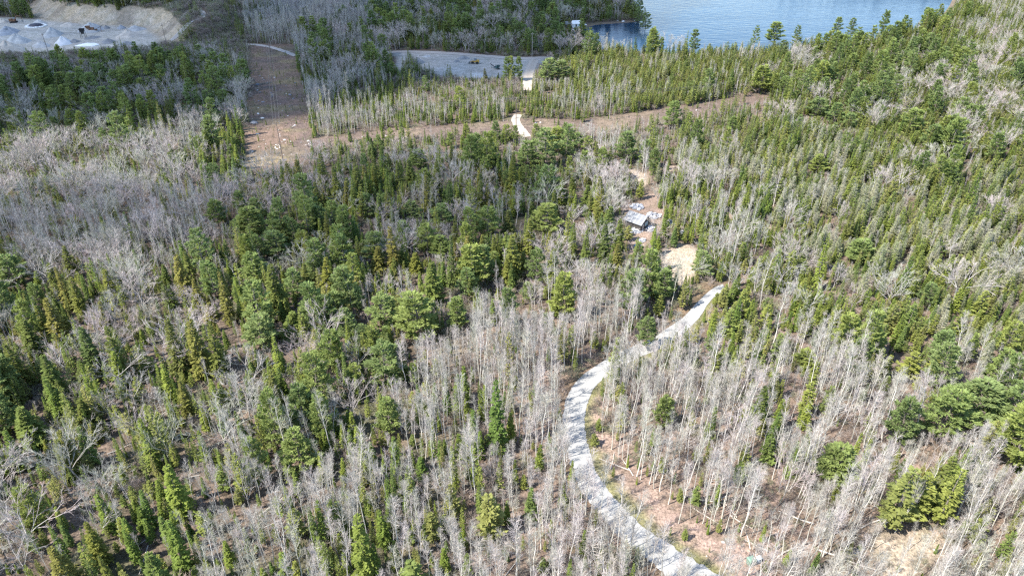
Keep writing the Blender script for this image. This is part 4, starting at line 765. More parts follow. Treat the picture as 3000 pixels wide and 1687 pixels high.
# trees one can pick out: kind, x, y of the foot, y of the top, crown width (photograph pixels), label
HAND = [
('S',1950,662,610,24,"dark fir beside the right corner of the cabin"),('S',1942,702,640,26,"green fir below right of the cabin"),('S',1972,722,662,26,"fir above the sandy patch near the cabin"),('S',1962,640,588,24,"slim fir behind the grey scrap heap"),
('M',1822,640,575,40,"bare maple touching the left side of the cabin"),('C',1838,705,662,30,"loose cedar left of the blue tarp"),('S',1926,745,690,26,"fir left of the sandy patch"),('M',1990,640,575,44,"bare maple behind the firs right of the cabin"),
('C',2112,905,845,34,"cedar hiding the far end of the upper road"),('S',2135,890,815,26,"fir at the far end of the upper road"),('C',2096,898,858,24,"low cedar at the visible end of the upper road"),
('P',50,840,748,75,"broad green pine at the left edge of the grey maples"),('O',210,905,777,42,"dark olive spruce left of a brighter one beside the bare white crowns"),
('O',250,925,808,45,"bright olive spruce at the left rim of the bare white crowns"),('O',180,930,870,40,"short yellowish spruce below the two olive ones on the left"),
('O',567,830,731,40,"pointed olive spruce just below the shaded grey maples"),('O',493,840,773,38,"yellow green spruce left of the pointed olive one below the grey maples"),
('P',640,665,585,48,"blue green pine standing above the shaded maples"),('P',745,700,608,80,"wide dark pine right of the shaded grey maples"),
('P',637,880,765,65,"pale green pine left of the tall olive spruces"),('P',755,835,745,70,"hazy pale pine between two bare maples"),
('P',825,765,680,80,"broad bright pine in the middle left wood"),('P',868,880,793,62,"light green dome shaped pine above the olive spruce clump"),
('O',680,950,797,48,"tall dark spruce in the clump right of the bare white crowns"),('O',815,925,775,80,"widest olive brown spruce of the left clump"),
('P',770,1020,920,90,"blue green pine below the olive brown spruces"),('O',860,985,912,85,"rounded dark olive spruce beside the blue green pine"),
('O',655,1110,948,65,"tall dome topped olive spruce at the right rim of the bare white crowns"),('O',622,935,886,50,"short olive spruce at the foot of the tall clump"),
('O',110,1035,935,70,"broad olive spruce near the left edge with yellow lower boughs"),('O',430,1110,1048,45,"olive spruce below the bare white crowns"),
('O',255,1130,1055,55,"light olive spruce left below the bare white crowns"),
('P',1078,650,570,45,"slender blue green pine in the upper middle wood"),('P',1210,650,588,50,"dark layered pine in the shaded middle wood"),
('P',1295,662,595,65,"broad dark pine in the shaded middle wood"),('P',1430,700,604,75,"large layered pine left of the olive spruce pair"),
('P',1598,685,600,80,"large green pine left of the grey spreading maple"),('O',1622,650,555,42,"narrow dark spruce left of the grey spreading maple"),
('O',1550,745,640,50,"olive spruce below the large green pine"),('O',1490,690,615,50,"olive spruce between two large pines"),
('P',1100,765,678,75,"round blue green pine above a yellow green spruce"),('P',1255,750,660,65,"blue green pine, left of a twin pair"),
('P',1295,755,690,55,"blue green pine, lower right of a twin pair"),('P',1385,850,718,85,"tallest pine of the centre clump"),
('P',1420,840,722,55,"dark pine on the right side of the centre clump"),('P',1375,880,790,65,"pale pine at the foot of the centre clump"),
('P',1570,840,728,58,"bright layered pine right of the centre clump"),('O',1110,800,720,60,"yellow green spruce in front of the round pine"),
('O',1272,905,765,80,"broad golden olive spruce left of the centre pines"),('O',1325,860,690,42,"very tall narrow spruce left of the centre pines"),
('O',1220,805,740,55,"short golden spruce in the middle wood"),('O',1335,720,630,32,"thin tall spruce above the centre pines"),
('O',1500,855,768,30,"narrow yellow green spruce right of the centre pines"),('P',1640,940,805,65,"tall pine rising behind the bare aspens left of the road"),
('P',1120,970,868,90,"bright wide pine, left one of a pair at mid height"),('P',1235,1000,868,120,"widest pine of the middle wood, right one of a pair"),
('P',1335,975,875,50,"small round pine at the edge of the aspens"),('P',1020,1000,905,65,"dark pine left of the bright pair"),
('P',1125,1135,1010,100,"large pine below the bright pair"),('M',1560,935,825,80,"pinkish bare maple above the aspen stand"),
('M',1680,665,597,70,"grey spreading maple left of the cabin"),('O',1765,775,650,55,"tall rough spruce left of the cabin"),
('O',1810,735,640,45,"dark spruce close to the left side of the cabin"),('O',1805,790,712,50,"yellow green spruce below left of the cabin"),
('O',1712,780,672,40,"olive spruce between the centre clump and the cabin"),('O',1675,760,650,35,"slim olive spruce left of the cabin wood"),
('P',1940,895,790,52,"tall pine left of the upper road bend"),('C',1928,930,865,36,"rounded yellow cedar at the edge of the upper road"),
('P',1892,1020,925,58,"pine leaning over the upper road"),('S',1912,722,668,22,"small dark fir in front of the cabin"),
('O',1677,560,505,30,"dark narrow spruce in the upper middle, left of a golden one"),('O',1720,610,540,48,"golden spruce above the grey spreading maple"),
('P',2055,815,735,60,"round pine on the bank above the road end"),('O',2478,705,602,38,"dark spruce on a long bare trunk right of the road"),
('M',2212,740,640,60,"pale bare maple with a bright trunk among firs"),('B',2355,712,655,26,"forked white birch on the right slope"),
('M',2455,660,583,50,"reddish bare maple on the right slope"),('M',2440,850,770,75,"rose grey maple crown on the right slope"),
('M',2490,915,830,65,"bare fan shaped maple below the rose grey one"),('S',2388,850,680,30,"very tall thin fir on a pale trunk on the right slope"),
('P',2715,900,830,60,"bright pine among grey larches on the right"),('P',2510,770,700,70,"yellow green pine right of the tall thin fir"),
('P',2740,1055,965,60,"blue green pine above the bright round cedar"),('C',2725,1105,1045,48,"bright round cedar on the right"),
('C',2650,1115,1035,65,"broad green cedar left of the bright round one"),('P',2345,1090,1035,55,"low dark pine at the top of the right aspens"),
('P',2223,270,188,55,"large dark pine at the end of the power line clearing"),('P',2788,195,133,28,"narrow dark pine near the upper right corner"),
('P',2490,212,160,40,"layered pine behind the lake shore wood"),('P',2385,345,285,60,"broad pine on the upper right slope"),
('P',2440,365,300,45,"pale pine right of the broad one on the upper right slope"),('P',2655,395,320,65,"spreading pine on the upper right slope"),
('P',2710,455,370,50,"pale tapering pine on the upper right slope"),('P',2478,385,330,45,"small pine between two broad ones on the upper right slope"),
('P',2390,510,455,45,"lone bright pine in the right larch wood"),('P',2033,150,77,30,"tall pine at the left end of the lake shore"),
('P',2210,130,66,22,"narrow pine standing out against the lake"),('P',2268,125,57,45,"wide pine standing out against the lake"),
('P',2450,100,43,25,"tallest pine standing out against the lake"),('P',2490,110,47,28,"layered pine right of the tallest one by the lake"),
('P',1483,238,168,22,"left one of three pines beside the grey pit"),('P',1500,238,164,22,"middle one of three pines beside the grey pit"),
('P',1517,238,168,22,"right one of three pines beside the grey pit"),('P',1600,240,170,50,"broad pine right of the pit track"),
('P',1640,235,178,45,"pale pine behind the broad one right of the pit track"),('P',1600,495,375,80,"largest pine of the bright clump below the power line"),
('P',1545,490,410,60,"left pine of the bright clump below the power line"),('P',1660,470,365,50,"tall right pine of the bright clump below the power line"),
('P',1692,440,390,40,"small right pine of the bright clump below the power line"),('P',1725,450,400,36,"rightmost pine beside the bright clump"),
('P',1630,450,370,50,"back pine of the bright clump below the power line"),('P',1830,480,392,60,"lone layered pine right of the bright clump"),
('P',1965,380,295,50,"dark layered pine below the end of the clearing"),('O',1093,465,402,36,"dark spruce just below the diagonal clearing"),
('O',1205,450,408,28,"small olive spruce below the diagonal clearing"),('O',1205,540,463,48,"broad dark spruce in the upper middle wood"),
('P',1230,500,437,50,"pale green pine below the diagonal clearing"),('M',1613,275,225,22,"reddish bare maple near the pit track"),
('M',1740,345,275,32,"grey bare maple in front of the diagonal clearing"),('P',30,1270,1140,90,"big green pine at the left edge, low in the picture"),
('O',115,1300,1187,100,"yellow tipped spruce beside the big left edge pine"),('O',285,1290,1235,55,"golden spruce behind bare birches on the left"),
('M',510,1365,1200,150,"huge bare pale maple crown low on the left"),('M',215,1465,1290,80,"leaning pale maple low on the left"),
('M',90,1700,1540,160,"wide bare maple in the bottom left corner"),('P',885,1385,1265,95,"soft light green pine low in the aspens"),
('S',545,1510,1350,75,"bright green fir clump top low on the left"),('S',545,1670,1520,60,"tall green fir near the bottom left"),
('O',333,1720,1620,40,"brownish spruce at the bottom edge on the left"),('M',640,1500,1335,90,"lichen pale maple at the left rim of the aspens"),
('M',735,1500,1320,85,"vase shaped pale maple at the left rim of the aspens"),('B',372,1352,1270,30,"white birch left of the huge bare maple"),
('B',62,1400,1300,34,"white birch near the left edge"),('B',335,1420,1350,30,"forked birch above the olive spruces low on the left"),
('B',395,1330,1190,36,"tall thin white birch left of the huge maple crown"),('B',455,1520,1430,34,"forked birch left of the bright green firs"),
('C',873,1690,1640,32,"small bright cedar at the bottom edge"),('S',1460,1330,1115,60,"very tall green fir in the aspens left of the road"),
('S',1495,1300,1210,35,"shorter green fir beside the very tall one"),('P',1150,1280,1170,60,"green pine with a yellow foot in the aspens"),
('C',1440,1575,1450,90,"rounded yellowish cedar among the aspens left of the road"),('S',1555,1530,1425,45,"dark fir behind the rounded yellowish cedar"),
('S',1075,1700,1510,75,"large green fir at the bottom centre left"),('S',1108,1695,1590,36,"small fir leaning on the large one at the bottom"),('C',1220,1740,1640,100,"wide cedar top at the bottom edge"),
('S',1293,1360,1290,28,"lone small fir among the aspens, left of the tall fir"),('S',1580,1375,1300,32,"lone small fir left of the road bend"),
('S',1238,1410,1340,45,"dark fir pair top left of the lone small fir"),('S',1245,1590,1535,20,"tiny thin fir in the lower aspens"),
('M',1445,1440,1340,65,"pale round bare maple below the very tall fir"),('C',1740,1305,1270,28,"small cedar bush on the inner edge of the road bend"),
('P',1935,1262,1168,52,"green pine inside the road bend"),('P',2745,1290,1140,130,"left giant of the pine grove on the right"),
('P',2850,1260,1125,130,"middle giant of the pine grove on the right"),('P',2940,1260,1120,110,"back right giant of the pine grove"),
('P',2955,1390,1200,130,"front right giant of the pine grove"),('P',2620,1310,1170,85,"paler pine left of the pine grove"),
('C',2240,1365,1285,50,"round bright cedar among the right aspens"),('S',2350,1260,1190,40,"dark fir right of the road bend wood"),
('P',2430,1410,1300,100,"soft green pine among the right aspens"),('M',2280,1480,1325,115,"round pinkish maple crown among the right aspens"),
('M',2495,1330,1200,100,"bare fan shaped maple left of the pine grove"),('C',2600,1545,1370,110,"dark big cedar behind the forked white birch"),
('C',2665,1530,1390,90,"middle cedar behind the white clearing"),('C',2740,1545,1370,70,"bright right cedar behind the pale clearing"),
('B',2622,1560,1385,40,"big forked white birch in front of the cedars"),('B',2605,1550,1410,24,"thinner birch left of the forked one before the cedars"),
('C',2925,1640,1550,40,"yellow green cedar near the bottom right corner"),('C',2004,1582,1548,20,"tiny cedar beside the road at the bottom"),
('C',2237,1672,1640,20,"tiny bright cedar beside the blue bin"),('M',2730,1340,1260,60,"white bare maple in front of the pine grove"),
('P',1890,88,28,32,"dark bushy pine on the lake point"),('C',1855,60,6,34,"bright sunlit tree on the lake point"),('P',1870,66,14,24,"green pine at the tip of the lake point"),
('G',1886,58,20,20,"half bare larch at the very tip of the lake point"),('C',1835,48,2,30,"sunny yellow green tree on the lake point")]

def scatter():
    cell = 1.65
    gx, gy = np.meshgrid(np.arange(-520, 520, cell), np.arange(40, 720, cell))
    x = (gx + rng.uniform(-.5, .5, gx.shape) * cell * .95).ravel(); y = (gy + rng.uniform(-.5, .5, gx.shape) * cell * .95).ravel()
    px, py, zc = proj(x, y, 5.0)
    keep = (px > -330 - 0 * px) & (px < 3260) & (py < 1990) & (zc > 60)
    x, y, px, py = x[keep], y[keep], px[keep], py[keep]
    n = len(x)
    jx = px + (vnoise(x, y, 17.0) - .5) * 190 + rng.normal(0, 18, n); jy = py + (vnoise(x + 40, y + 9, 17.0) - .5) * 150 + rng.normal(0, 14, n)
    ci = np.clip((jx / 150).astype(int), 0, 19); ri = np.clip((jy / 100).astype(int), 0, 16)
    u = rng.random(n); v2 = vnoise(x + 200, y, 9.0)          # clumps: neighbours tend to be of one kind
    pick = np.clip((.45 * sm(.25, .75, v2) + .55 * u), 0, .999)
    let = np.empty(n, 'U1')
    for i in range(n):
        s_ = GRID[ri[i]][ci[i]]; L = ''.join(EXP.get(ch, ch) for ch in s_); let[i] = L[int(pick[i] * len(L))]
    swap = (let == 'M') & (ci >= 13) & (ri >= 1) & (ri <= 10) & (rng.random(n) < .55); let[swap] = np.where(rng.random(swap.sum()) < .6, 'C', 's')
    swap = (let == 'G') & (rng.random(n) < .32); let[swap] = 'C'
    swap = (let == 'A') & (ri <= 8) & (ci >= 12) & (rng.random(n) < .6); let[swap] = np.where(rng.random(swap.sum()) < .5, 'M', 'C')
    swap = (ci < 9) & (ri >= 8) & np.isin(let, ['A', 'M']) & (rng.random(n) < .22); let[swap] = np.where(rng.random(swap.sum()) < .5, 'C', 's')
    swap = (let == 'O') & (rng.random(n) < .4); let[swap] = np.array(list('SCMP'))[rng.integers(0, 4, swap.sum())]
    swap = (let == 'M') & (rng.random(n) < .09); let[swap] = 'B'
    swap = (ci < 6) & (ri >= 3) & (ri <= 6) & np.isin(let, ['M', 'H', 'V']) & (rng.random(n) < .17); let[swap] = np.where(rng.random(swap.sum()) < .5, 'c', 's')
    swap = (jy < 120) & (ci >= 16) & (let == 'M') ; let[swap] = 'a'
    let[(py < -22) & (px > 2300)] = 'P'
    fpx, fpy, _ = proj(x, y, 0.0); fb = ((fpx < 330) & (fpy > 125) & (fpy < 213)) | ((fpx < 560) & (fpy > 125) & (fpy < 190)) | ((fpx >= 520) & (fpx < 722) & (fpy < 165) & (fpy > 35)); let[fb] = 'K'
    swap = (let == 'C') & (rng.random(n) < .22); let[swap] = 'S'
    sp = np.array([SUB[c][2] for c in let]); acc = rng.random(n) < (cell / sp) ** 2
    gap = ~acc & (rng.random(n) < np.where((ci < 9) & (ri >= 7), .24, np.where(ci >= 12, .17, .09))); let[gap] = np.array(list('accscaK'))[rng.integers(0, 7, gap.sum())]; acc |= gap
    dist = {k: sdist(p, x, y) for k, p in dict(q=QUARRY, pit=PIT, st=STRIP, r2=ROW2, lk=LAKE, yd=YARD, oe=OPEN_E, gl=GLADE, vn=VERGE_N, bk=BANK).items()}
    rd = sdist(ROAD_POLY, x, y); pl = sdist(PLATEAU, x, y)
    bad = (dist['q'] > -1) | (dist['pit'] > -3) | (dist['st'] > 0) | ((dist['r2'] > 0) & (rng.random(n) > .025)) | (dist['lk'] > -2.5) | (dist['yd'] > 0) | (dist['vn'] > 0) | (dist['bk'] > 0) | (rd > -1.6)
    bad |= (pl > -3) & (pl < 13) & (dist['q'] > -45) & (px < 540)
    sparse = rng.random(n)
    bad |= (dist['oe'] > 0) & (sparse > .10); bad |= (dist['gl'] > 0) & (sparse > .12)
    bad |= inside(PG([(1645,78),(1700,76),(1722,84),(1715,112),(1690,120),(1650,110)]), x, y)
    for p in SANDS: bad |= inside(p, x, y)
    for p, w, _ in DIRT: bad |= line_dist(p, x, y) < w / 2 + 1.2
    ok = acc & ~bad; x, y, let, px, py = x[ok], y[ok], let[ok], px[ok], py[ok]
    band = inside(ROW2_BAND, x, y) | (inside(PG([(1780,700),(1960,700),(1960,800),(1800,800)]), x, y)); pitf = inside(PG([(1150,200),(1560,200),(1560,320),(1150,320)]), x, y)
    return x, y, let, band, pitf
sx, sy, slet, sband, spit = scatter()
hand = []
for k, fx_, fy_, ty, wpx, lab in HAND:
    x, y = G(fx_, fy_); h = height_for(fx_, fy_, ty)
    zc = proj(x, y, 0)[2]; w = wpx * zc / F_PX
    hand.append((k, x, y, max(h, .8), w, lab))
hx = np.array([h[1] for h in hand]); hy = np.array([h[2] for h in hand]); hw = np.array([h[4] for h in hand]); hk = [h[0] for h in hand]
D2 = np.hypot(sx[:, None] - hx[None], sy[:, None] - hy[None])
small = np.isin(slet, list('acsKA'))
ok = ~((D2 < hw[None] * .42).any(1)); ok &= ~(((D2 < hw[None] * .75).any(1)) & ~small)
# keep the low trees that stand just in front of a picked-out tree low, so that it shows
front = ((np.abs(sx[:, None] - hx[None] * (sy[:, None] / hy[None])) < hw[None] * .5) & (hy[None] - sy[:, None] > 0) & (hy[None] - sy[:, None] < 9)).any(1)
sx, sy, slet, sband, spit, front = sx[ok], sy[ok], slet[ok], sband[ok], spit[ok], front[ok]
# nothing that grows in front of a picked-out tree may reach up across it
_hbx, _hby, _ = proj(hx, hy, 0 * hx); _htx, _hty, _ = proj(hx, hy, np.array([h[3] for h in hand])); _hwp = np.array([H_[4] for H_ in HAND])
def trim(x, y, h):
    bx, by, _ = proj(x, y, 0.0); t_x, t_y, _ = proj(x, y, h)
    m = (np.abs(t_x - (_hbx + _htx) / 2) < _hwp * .5 + 8) & (by > _hby) & (t_y < _hby - .12 * (_hby - _hty)) & (y < hy)
    if not m.any(): return h
    goal = (_hby - .12 * (_hby - _hty))[m].max(); return h * max(0.0, (by - goal) / (by - t_y))
trees = []      # kind, x, y, height, width factor, proto, rot, hand label
for i in range(len(sx)):
    k, sf, _ = SUB[slet[i]]; K = KIND[k]
    h = rng.uniform(*K['h']) * sf * (rng.uniform(.85, 1.1) if rng.random() < .7 else rng.uniform(.5, .85))
    if sband[i] or spit[i]: h *= .55; 
    if front[i] and k in 'SOPCGM': h *= .55
    h2 = trim(sx[i], sy[i], h)
    if h2 < h:
        h = h2
        if h < 1.2: continue
    wf = rng.uniform(*K['w']) * sf ** .15
    trees.append((k, sx[i], sy[i], h, wf * (h / 12) ** .85, rng.integers(len(K['protos'])), rng.uniform(0, 6.28), None))
for k, x, y, h, w, lab in hand:
    K = KIND[k]; p = int(rng.integers(len(K['protos']))); trees.append((k, x, y, h, w * (1.22 if k == 'P' else 1.08) / K['protos'][p][3], p, rng.uniform(0, 6.28), lab))
tx = np.array([t[1] for t in trees]); ty_ = np.array([t[2] for t in trees]); th = np.array([t[3] for t in trees]); tz = terrain(tx, ty_)
tk = np.array([t[0] for t in trees])
ppx, ppy, pz = proj(tx, ty_, th * .6)
inview = (ppx > -15) & (ppx < 3015) & (ppy > -10) & (ppy < 1700)
basepx, basepy, _ = proj(tx, ty_, 0 * tx)
print("TREES", len(trees), {k: int((tk == k).sum()) for k in KIND})
PLACES = [ # name, test on photograph point of the crown
 ("in the bottom left corner", lambda x, y: x < 420 and y > 1480), ("at the left edge, low down", lambda x, y: x < 320 and y > 1150),
 ("by the huge bare maple crown on the left", lambda x, y: x < 640 and y > 1180 and y <= 1450), ("near the bright green firs low on the left", lambda x, y: x < 640 and y > 1400),
 ("in the aspen stand at the bottom left", lambda x, y: x < 960 and y > 1420), ("around the soft light green pine", lambda x, y: x < 1000 and y > 1180),
 ("in the bottom centre, left of the big fir", lambda x, y: x < 1110 and y > 1400), ("in the bottom centre, right of the big fir", lambda x, y: x < 1330 and y > 1440),
 ("by the rounded yellowish cedar", lambda x, y: x < 1600 and y > 1440), ("left of the lowest stretch of road", lambda x, y: x < 1960 and y > 1440),
 ("beside the very tall fir left of the road", lambda x, y: x < 1520 and y > 1100 and x > 1350), ("in the aspens left of the very tall fir", lambda x, y: x < 1400 and y > 1180),
 ("along the outer side of the road bend", lambda x, y: x < 1700 and y > 1060), ("on the open bank right of the lower road", lambda x, y: x < 2250 and y > 1500),
 ("around the green bin right of the road", lambda x, y: x < 2360 and y > 1540), ("left of the pale clearing at the bottom right", lambda x, y: x < 2580 and y > 1480),
 ("at the pale clearing at the bottom right", lambda x, y: x < 2780 and y > 1540), ("in the bottom right corner", lambda x, y: x > 2750 and y > 1480),
 ("inside the road bend, near the gravel", lambda x, y: x < 2000 and y > 1060), ("inside the road bend, behind the first rows", lambda x, y: x < 2200 and y > 1060),
 ("by the round bright cedar on the right", lambda x, y: x < 2400 and y > 1200), ("left of the pine grove on the right", lambda x, y: x < 2640 and y > 1100),
 ("below the pine grove on the right", lambda x, y: x > 2600 and y > 1330), ("in the pine grove on the right", lambda x, y: x > 2600 and y > 1080),
 ("at the left edge, at mid height", lambda x, y: x < 200 and y > 750), ("among the bare white crowns on the left", lambda x, y: x < 620 and y > 850),
 ("below the bare white crowns", lambda x, y: x < 620 and y > 700), ("in the olive spruce clump on the left", lambda x, y: x < 960 and y > 740),
 ("around the bright pair of pines", lambda x, y: x < 1300 and y > 850), ("in front of the centre pine clump", lambda x, y: x < 1520 and y > 850),
 ("beside the centre pine clump", lambda x, y: x < 1640 and y > 660 and x > 1250), ("in the dark middle wood", lambda x, y: x < 1700 and y > 540 and x > 700),
 ("in the shaded grey maples on the left", lambda x, y: x < 720 and y > 540), ("left of the upper road", lambda x, y: x < 1960 and y > 800),
 ("around the cabin", lambda x, y: x < 2010 and y > 540), ("just right of the upper road end", lambda x, y: x < 2330 and y > 820),
 ("on the right slope above the aspens", lambda x, y: x < 2620 and y > 820), ("at the right edge, at mid height", lambda x, y: y > 820),
 ("right of the cabin", lambda x, y: x < 2300 and y > 540 and x > 1900), ("in the grey larch wood on the right", lambda x, y: x > 2200 and y > 540),
 ("beside the power line clearing", lambda x, y: 680 < x < 940 and y < 560), ("in the pale maple wood on the upper left", lambda x, y: x < 720 and y > 380),
 ("below the diagonal clearing, left part", lambda x, y: x < 1450 and y > 420), ("below the diagonal clearing, right part", lambda x, y: x < 2050 and y > 330),
 ("in the shaded wood below the quarry", lambda x, y: x < 720 and y > 140), ("between the pit and the diagonal clearing", lambda x, y: x < 1560 and y > 200),
 ("on the upper right slope", lambda x, y: x > 1950 and y > 200), ("near the pit track", lambda x, y: y > 140 and x < 1950),
 ("by the lake shore", lambda x, y: x > 1640), ("in the far shaded wood", lambda x, y: True)]
LOOK = {'S': ("narrow dark green fir", "green fir", "small spiky fir"), 'O': ("tall olive spruce", "dense olive green spruce", "small olive spruce"),
 'P': ("tall layered pine", "blue green pine", "small soft pine"), 'C': ("tall yellow green cedar", "loose yellow green cedar", "low yellow green cedar"),
 'G': ("tall grey green larch", "thin grey green larch", "small greyish larch"), 'A': ("tall pale bare aspen", "slim bare aspen", "short bare aspen"),
 'M': ("large bare spreading maple", "bare grey maple", "small bare maple"), 'B': ("tall white birch", "bare white birch", "small white birch"), 'K': ("tall bare bush", "bare brown bush", "low bare bush")}
GROUPN = {'S': 'green firs of the wood', 'O': 'olive spruces of the wood', 'P': 'pines of the wood', 'C': 'yellow green cedars of the wood', 'G': 'grey larches of the wood',
          'A': 'bare aspens of the wood', 'M': 'bare maples of the wood', 'B': 'white birches of the wood', 'K': 'bushes of the wood'}
ORD = ["first", "second", "third", "fourth", "fifth", "sixth"]
def in_place(i):
    for nme, f in PLACES:
        if f(ppx[i], ppy[i]): return nme
STUFF_PTS = {}
nh = len(HAND); HPX, HPY = ppx[-nh:], ppy[-nh:]
LIMIT = {'S': 290, 'O': 290, 'P': 290, 'C': 290, 'G': 290, 'A': 290, 'M': 290, 'B': 290, 'K': 0}
for k, K in KIND.items():
    ids = np.where(tk == k)[0]
    score = np.where(inview[ids], th[ids] / pz[ids], -1) + np.array([10 if trees[i][7] else 0 for i in ids])
    order = ids[np.argsort(-score)]
    nsel = min(LIMIT[k], int((score > 0).sum())); sel = order[:nsel]; rest = order[nsel:]
    lims = K['h'][0] + (K['h'][1] - K['h'][0]) * .6, K['h'][0] + (K['h'][1] - K['h'][0]) * .2
    buckets = {}
    for i in sel:
        key = in_place(i); h = th[i]; lk = LOOK[k][0 if h > lims[0] else 1 if h > lims[1] else 2]
        if trees[i][7] is None: buckets.setdefault((lk, key), []).append(i)
    lab = {}; near_h = {}
    for key_, L in buckets.items():
        for i in L:
            dx = ppx[i] - HPX; dy = ppy[i] - HPY; dd_ = np.hypot(dx, dy); j = int(np.argmin(dd_))
            if dd_[j] < 170:
                rel = ("right of" if dx[j] > 0 else "left of") if abs(dx[j]) > abs(dy[j]) else ("below" if dy[j] > 0 else "above")
                near_h.setdefault((key_[0], rel, j), []).append((dd_[j], i))
    for (lk_, rel, j), L in near_h.items():
        for q_, (d_, i) in enumerate(sorted(L)[:4]):
            s_ = (f"{lk_} just {rel} the {HAND[j][5]}", f"second {lk_} {rel} the {HAND[j][5]}", f"third {lk_} {rel} the {HAND[j][5]}", f"fourth {lk_} {rel} the {HAND[j][5]}")[q_]
            if len(s_.split()) <= 16: lab[i] = s_
    buckets = {k_: [i for i in L if i not in lab] for k_, L in buckets.items()}; buckets = {k_: L for k_, L in buckets.items() if L}
    for (lk, key), L in buckets.items():
        if len(L) == 1: lab[L[0]] = f"{lk} {key}"
        elif len(L) <= 4:
            for j, i in enumerate(sorted(L, key=lambda q: ppx[q])): lab[i] = f"{ORD[j]} {lk} from the left {key}"
        else:
            L2 = sorted(L, key=lambda q: ppx[q]); H2 = sorted(L2[1:-1], key=lambda q: ppy[q])
            for i in L2: lab[i] = f"{lk} {key}"
            lab[L2[0]] = f"leftmost {lk} {key}"; lab[L2[-1]] = f"rightmost {lk} {key}"
            lab[H2[0]] = f"farthest {lk} {key}"; lab[H2[-1]] = f"nearest {lk} {key}"
    for i in list(lab):
        if len(lab[i].split()) > 16: lab[i] = ' '.join(w_ for w_ in lab[i].split() if w_ not in ('pale', 'right', 'dark', 'bright', 'large', 'wide'))
        if len(lab[i].split()) > 16: lab[i] = f"{LOOK[k][1]} {in_place(i)}"
    for i in sel:
        _, x, y, h, wf, p, rot, hl = trees[i]; tm_, cm_, _, _ = K['protos'][p]
        o = bpy.data.objects.new(K['name'], None); scene.collection.objects.link(o)
        lean_ = .015 if hl else (.05 if k in 'AMB' else .025); o.location = (x, y, tz[i] - .05); o.rotation_euler = (rnd.gauss(0, lean_), rnd.gauss(0, lean_), rot); o.scale = (wf, wf, h / 12)
        tag(o, hl or lab[i], K['cat'], GROUPN[k])
        a = bpy.data.objects.new("trunk", tm_); b_ = bpy.data.objects.new("crown", cm_)
        for c_ in (a, b_): scene.collection.objects.link(c_); c_.parent = o
    STUFF_PTS[k] = rest

def mass(name, k, P, S, Rz, idx, label, protos):
    """one object: points that carry whole-tree meshes"""
    if len(P) == 0: return
    me = bpy.data.meshes.new(name); me.vertices.add(len(P)); me.vertices.foreach_set("co", np.asarray(P, float).ravel())
    a = me.attributes.new("tree_scale", 'FLOAT_VECTOR', 'POINT'); a.data.foreach_set("vector", np.asarray(S, float).ravel())
    a = me.attributes.new("tree_rot", 'FLOAT_VECTOR', 'POINT'); a.data.foreach_set("vector", np.asarray(Rz, float).ravel())
    a = me.attributes.new("tree_kind", 'INT', 'POINT'); a.data.foreach_set("value", np.asarray(idx, np.int32))
    me.update(); ob = link(name, me)
    col = bpy.data.collections.new(name + "_kinds")
    for i, m_ in enumerate(protos):
        po = bpy.data.objects.new(f"{name}_kind_{i}", m_); col.objects.link(po)
    ng = bpy.data.node_groups.new(name, 'GeometryNodeTree')
    ng.interface.new_socket("Geometry", in_out='INPUT', socket_type='NodeSocketGeometry'); ng.interface.new_socket("Geometry", in_out='OUTPUT', socket_type='NodeSocketGeometry')
    N = ng.nodes; gi = N.new("NodeGroupInput"); go = N.new("NodeGroupOutput"); iop = N.new("GeometryNodeInstanceOnPoints"); ci = N.new("GeometryNodeCollectionInfo")
    ci.inputs[0].default_value = col; ci.inputs["Separate Children"].default_value = True; ci.inputs["Reset Children"].default_value = True
    def na(nm, ty):
        q = N.new("GeometryNodeInputNamedAttribute"); q.data_type = ty; q.inputs[0].default_value = nm; return q.outputs[0]
    L = ng.links; L.new(gi.outputs[0], iop.inputs["Points"]); L.new(ci.outputs[0], iop.inputs["Instance"]); iop.inputs["Pick Instance"].default_value = True
    L.new(na("tree_kind", 'INT'), iop.inputs["Instance Index"]); L.new(na("tree_rot", 'FLOAT_VECTOR'), iop.inputs["Rotation"]); L.new(na("tree_scale", 'FLOAT_VECTOR'), iop.inputs["Scale"])
    L.new(iop.outputs[0], go.inputs[0])
    md = ob.modifiers.new("instances", 'NODES'); md.node_group = ng
    return tag(ob, label, None, None, 'stuff')
FN = {'S': ('fir_forest', 'mass of green firs farther back in the wood'), 'O': ('spruce_forest', 'mass of olive spruces farther back in the wood'),
 'P': ('pine_forest', 'mass of pines farther back in the wood'), 'C': ('cedar_forest', 'mass of yellow green cedars on the right slopes'),
 'G': ('larch_forest', 'mass of grey larches on the right slope'), 'A': ('aspen_forest', 'mass of bare aspens filling the wood'),
 'M': ('maple_forest', 'mass of bare maples farther back in the wood'), 'B': ('birch_forest', 'mass of birches in the wood'), 'K': ('brush_cover', 'purple brown brush around the quarry')}
for k, ids in STUFF_PTS.items():
    P = np.stack([tx[ids], ty_[ids], tz[ids] - .05], 1); wf = np.array([trees[i][4] for i in ids]); rot = np.array([trees[i][6] for i in ids]); pi_ = [trees[i][5] for i in ids]
    tl = rng.normal(0, .045, (len(ids), 2)) if len(ids) else np.zeros((0, 2))
    mass(FN[k][0], k, P, np.stack([wf, wf, th[ids] / 12], 1) if len(ids) else [], np.column_stack([tl, rot]) if len(ids) else [], pi_, FN[k][1], [q[2] for q in KIND[k]['protos']])

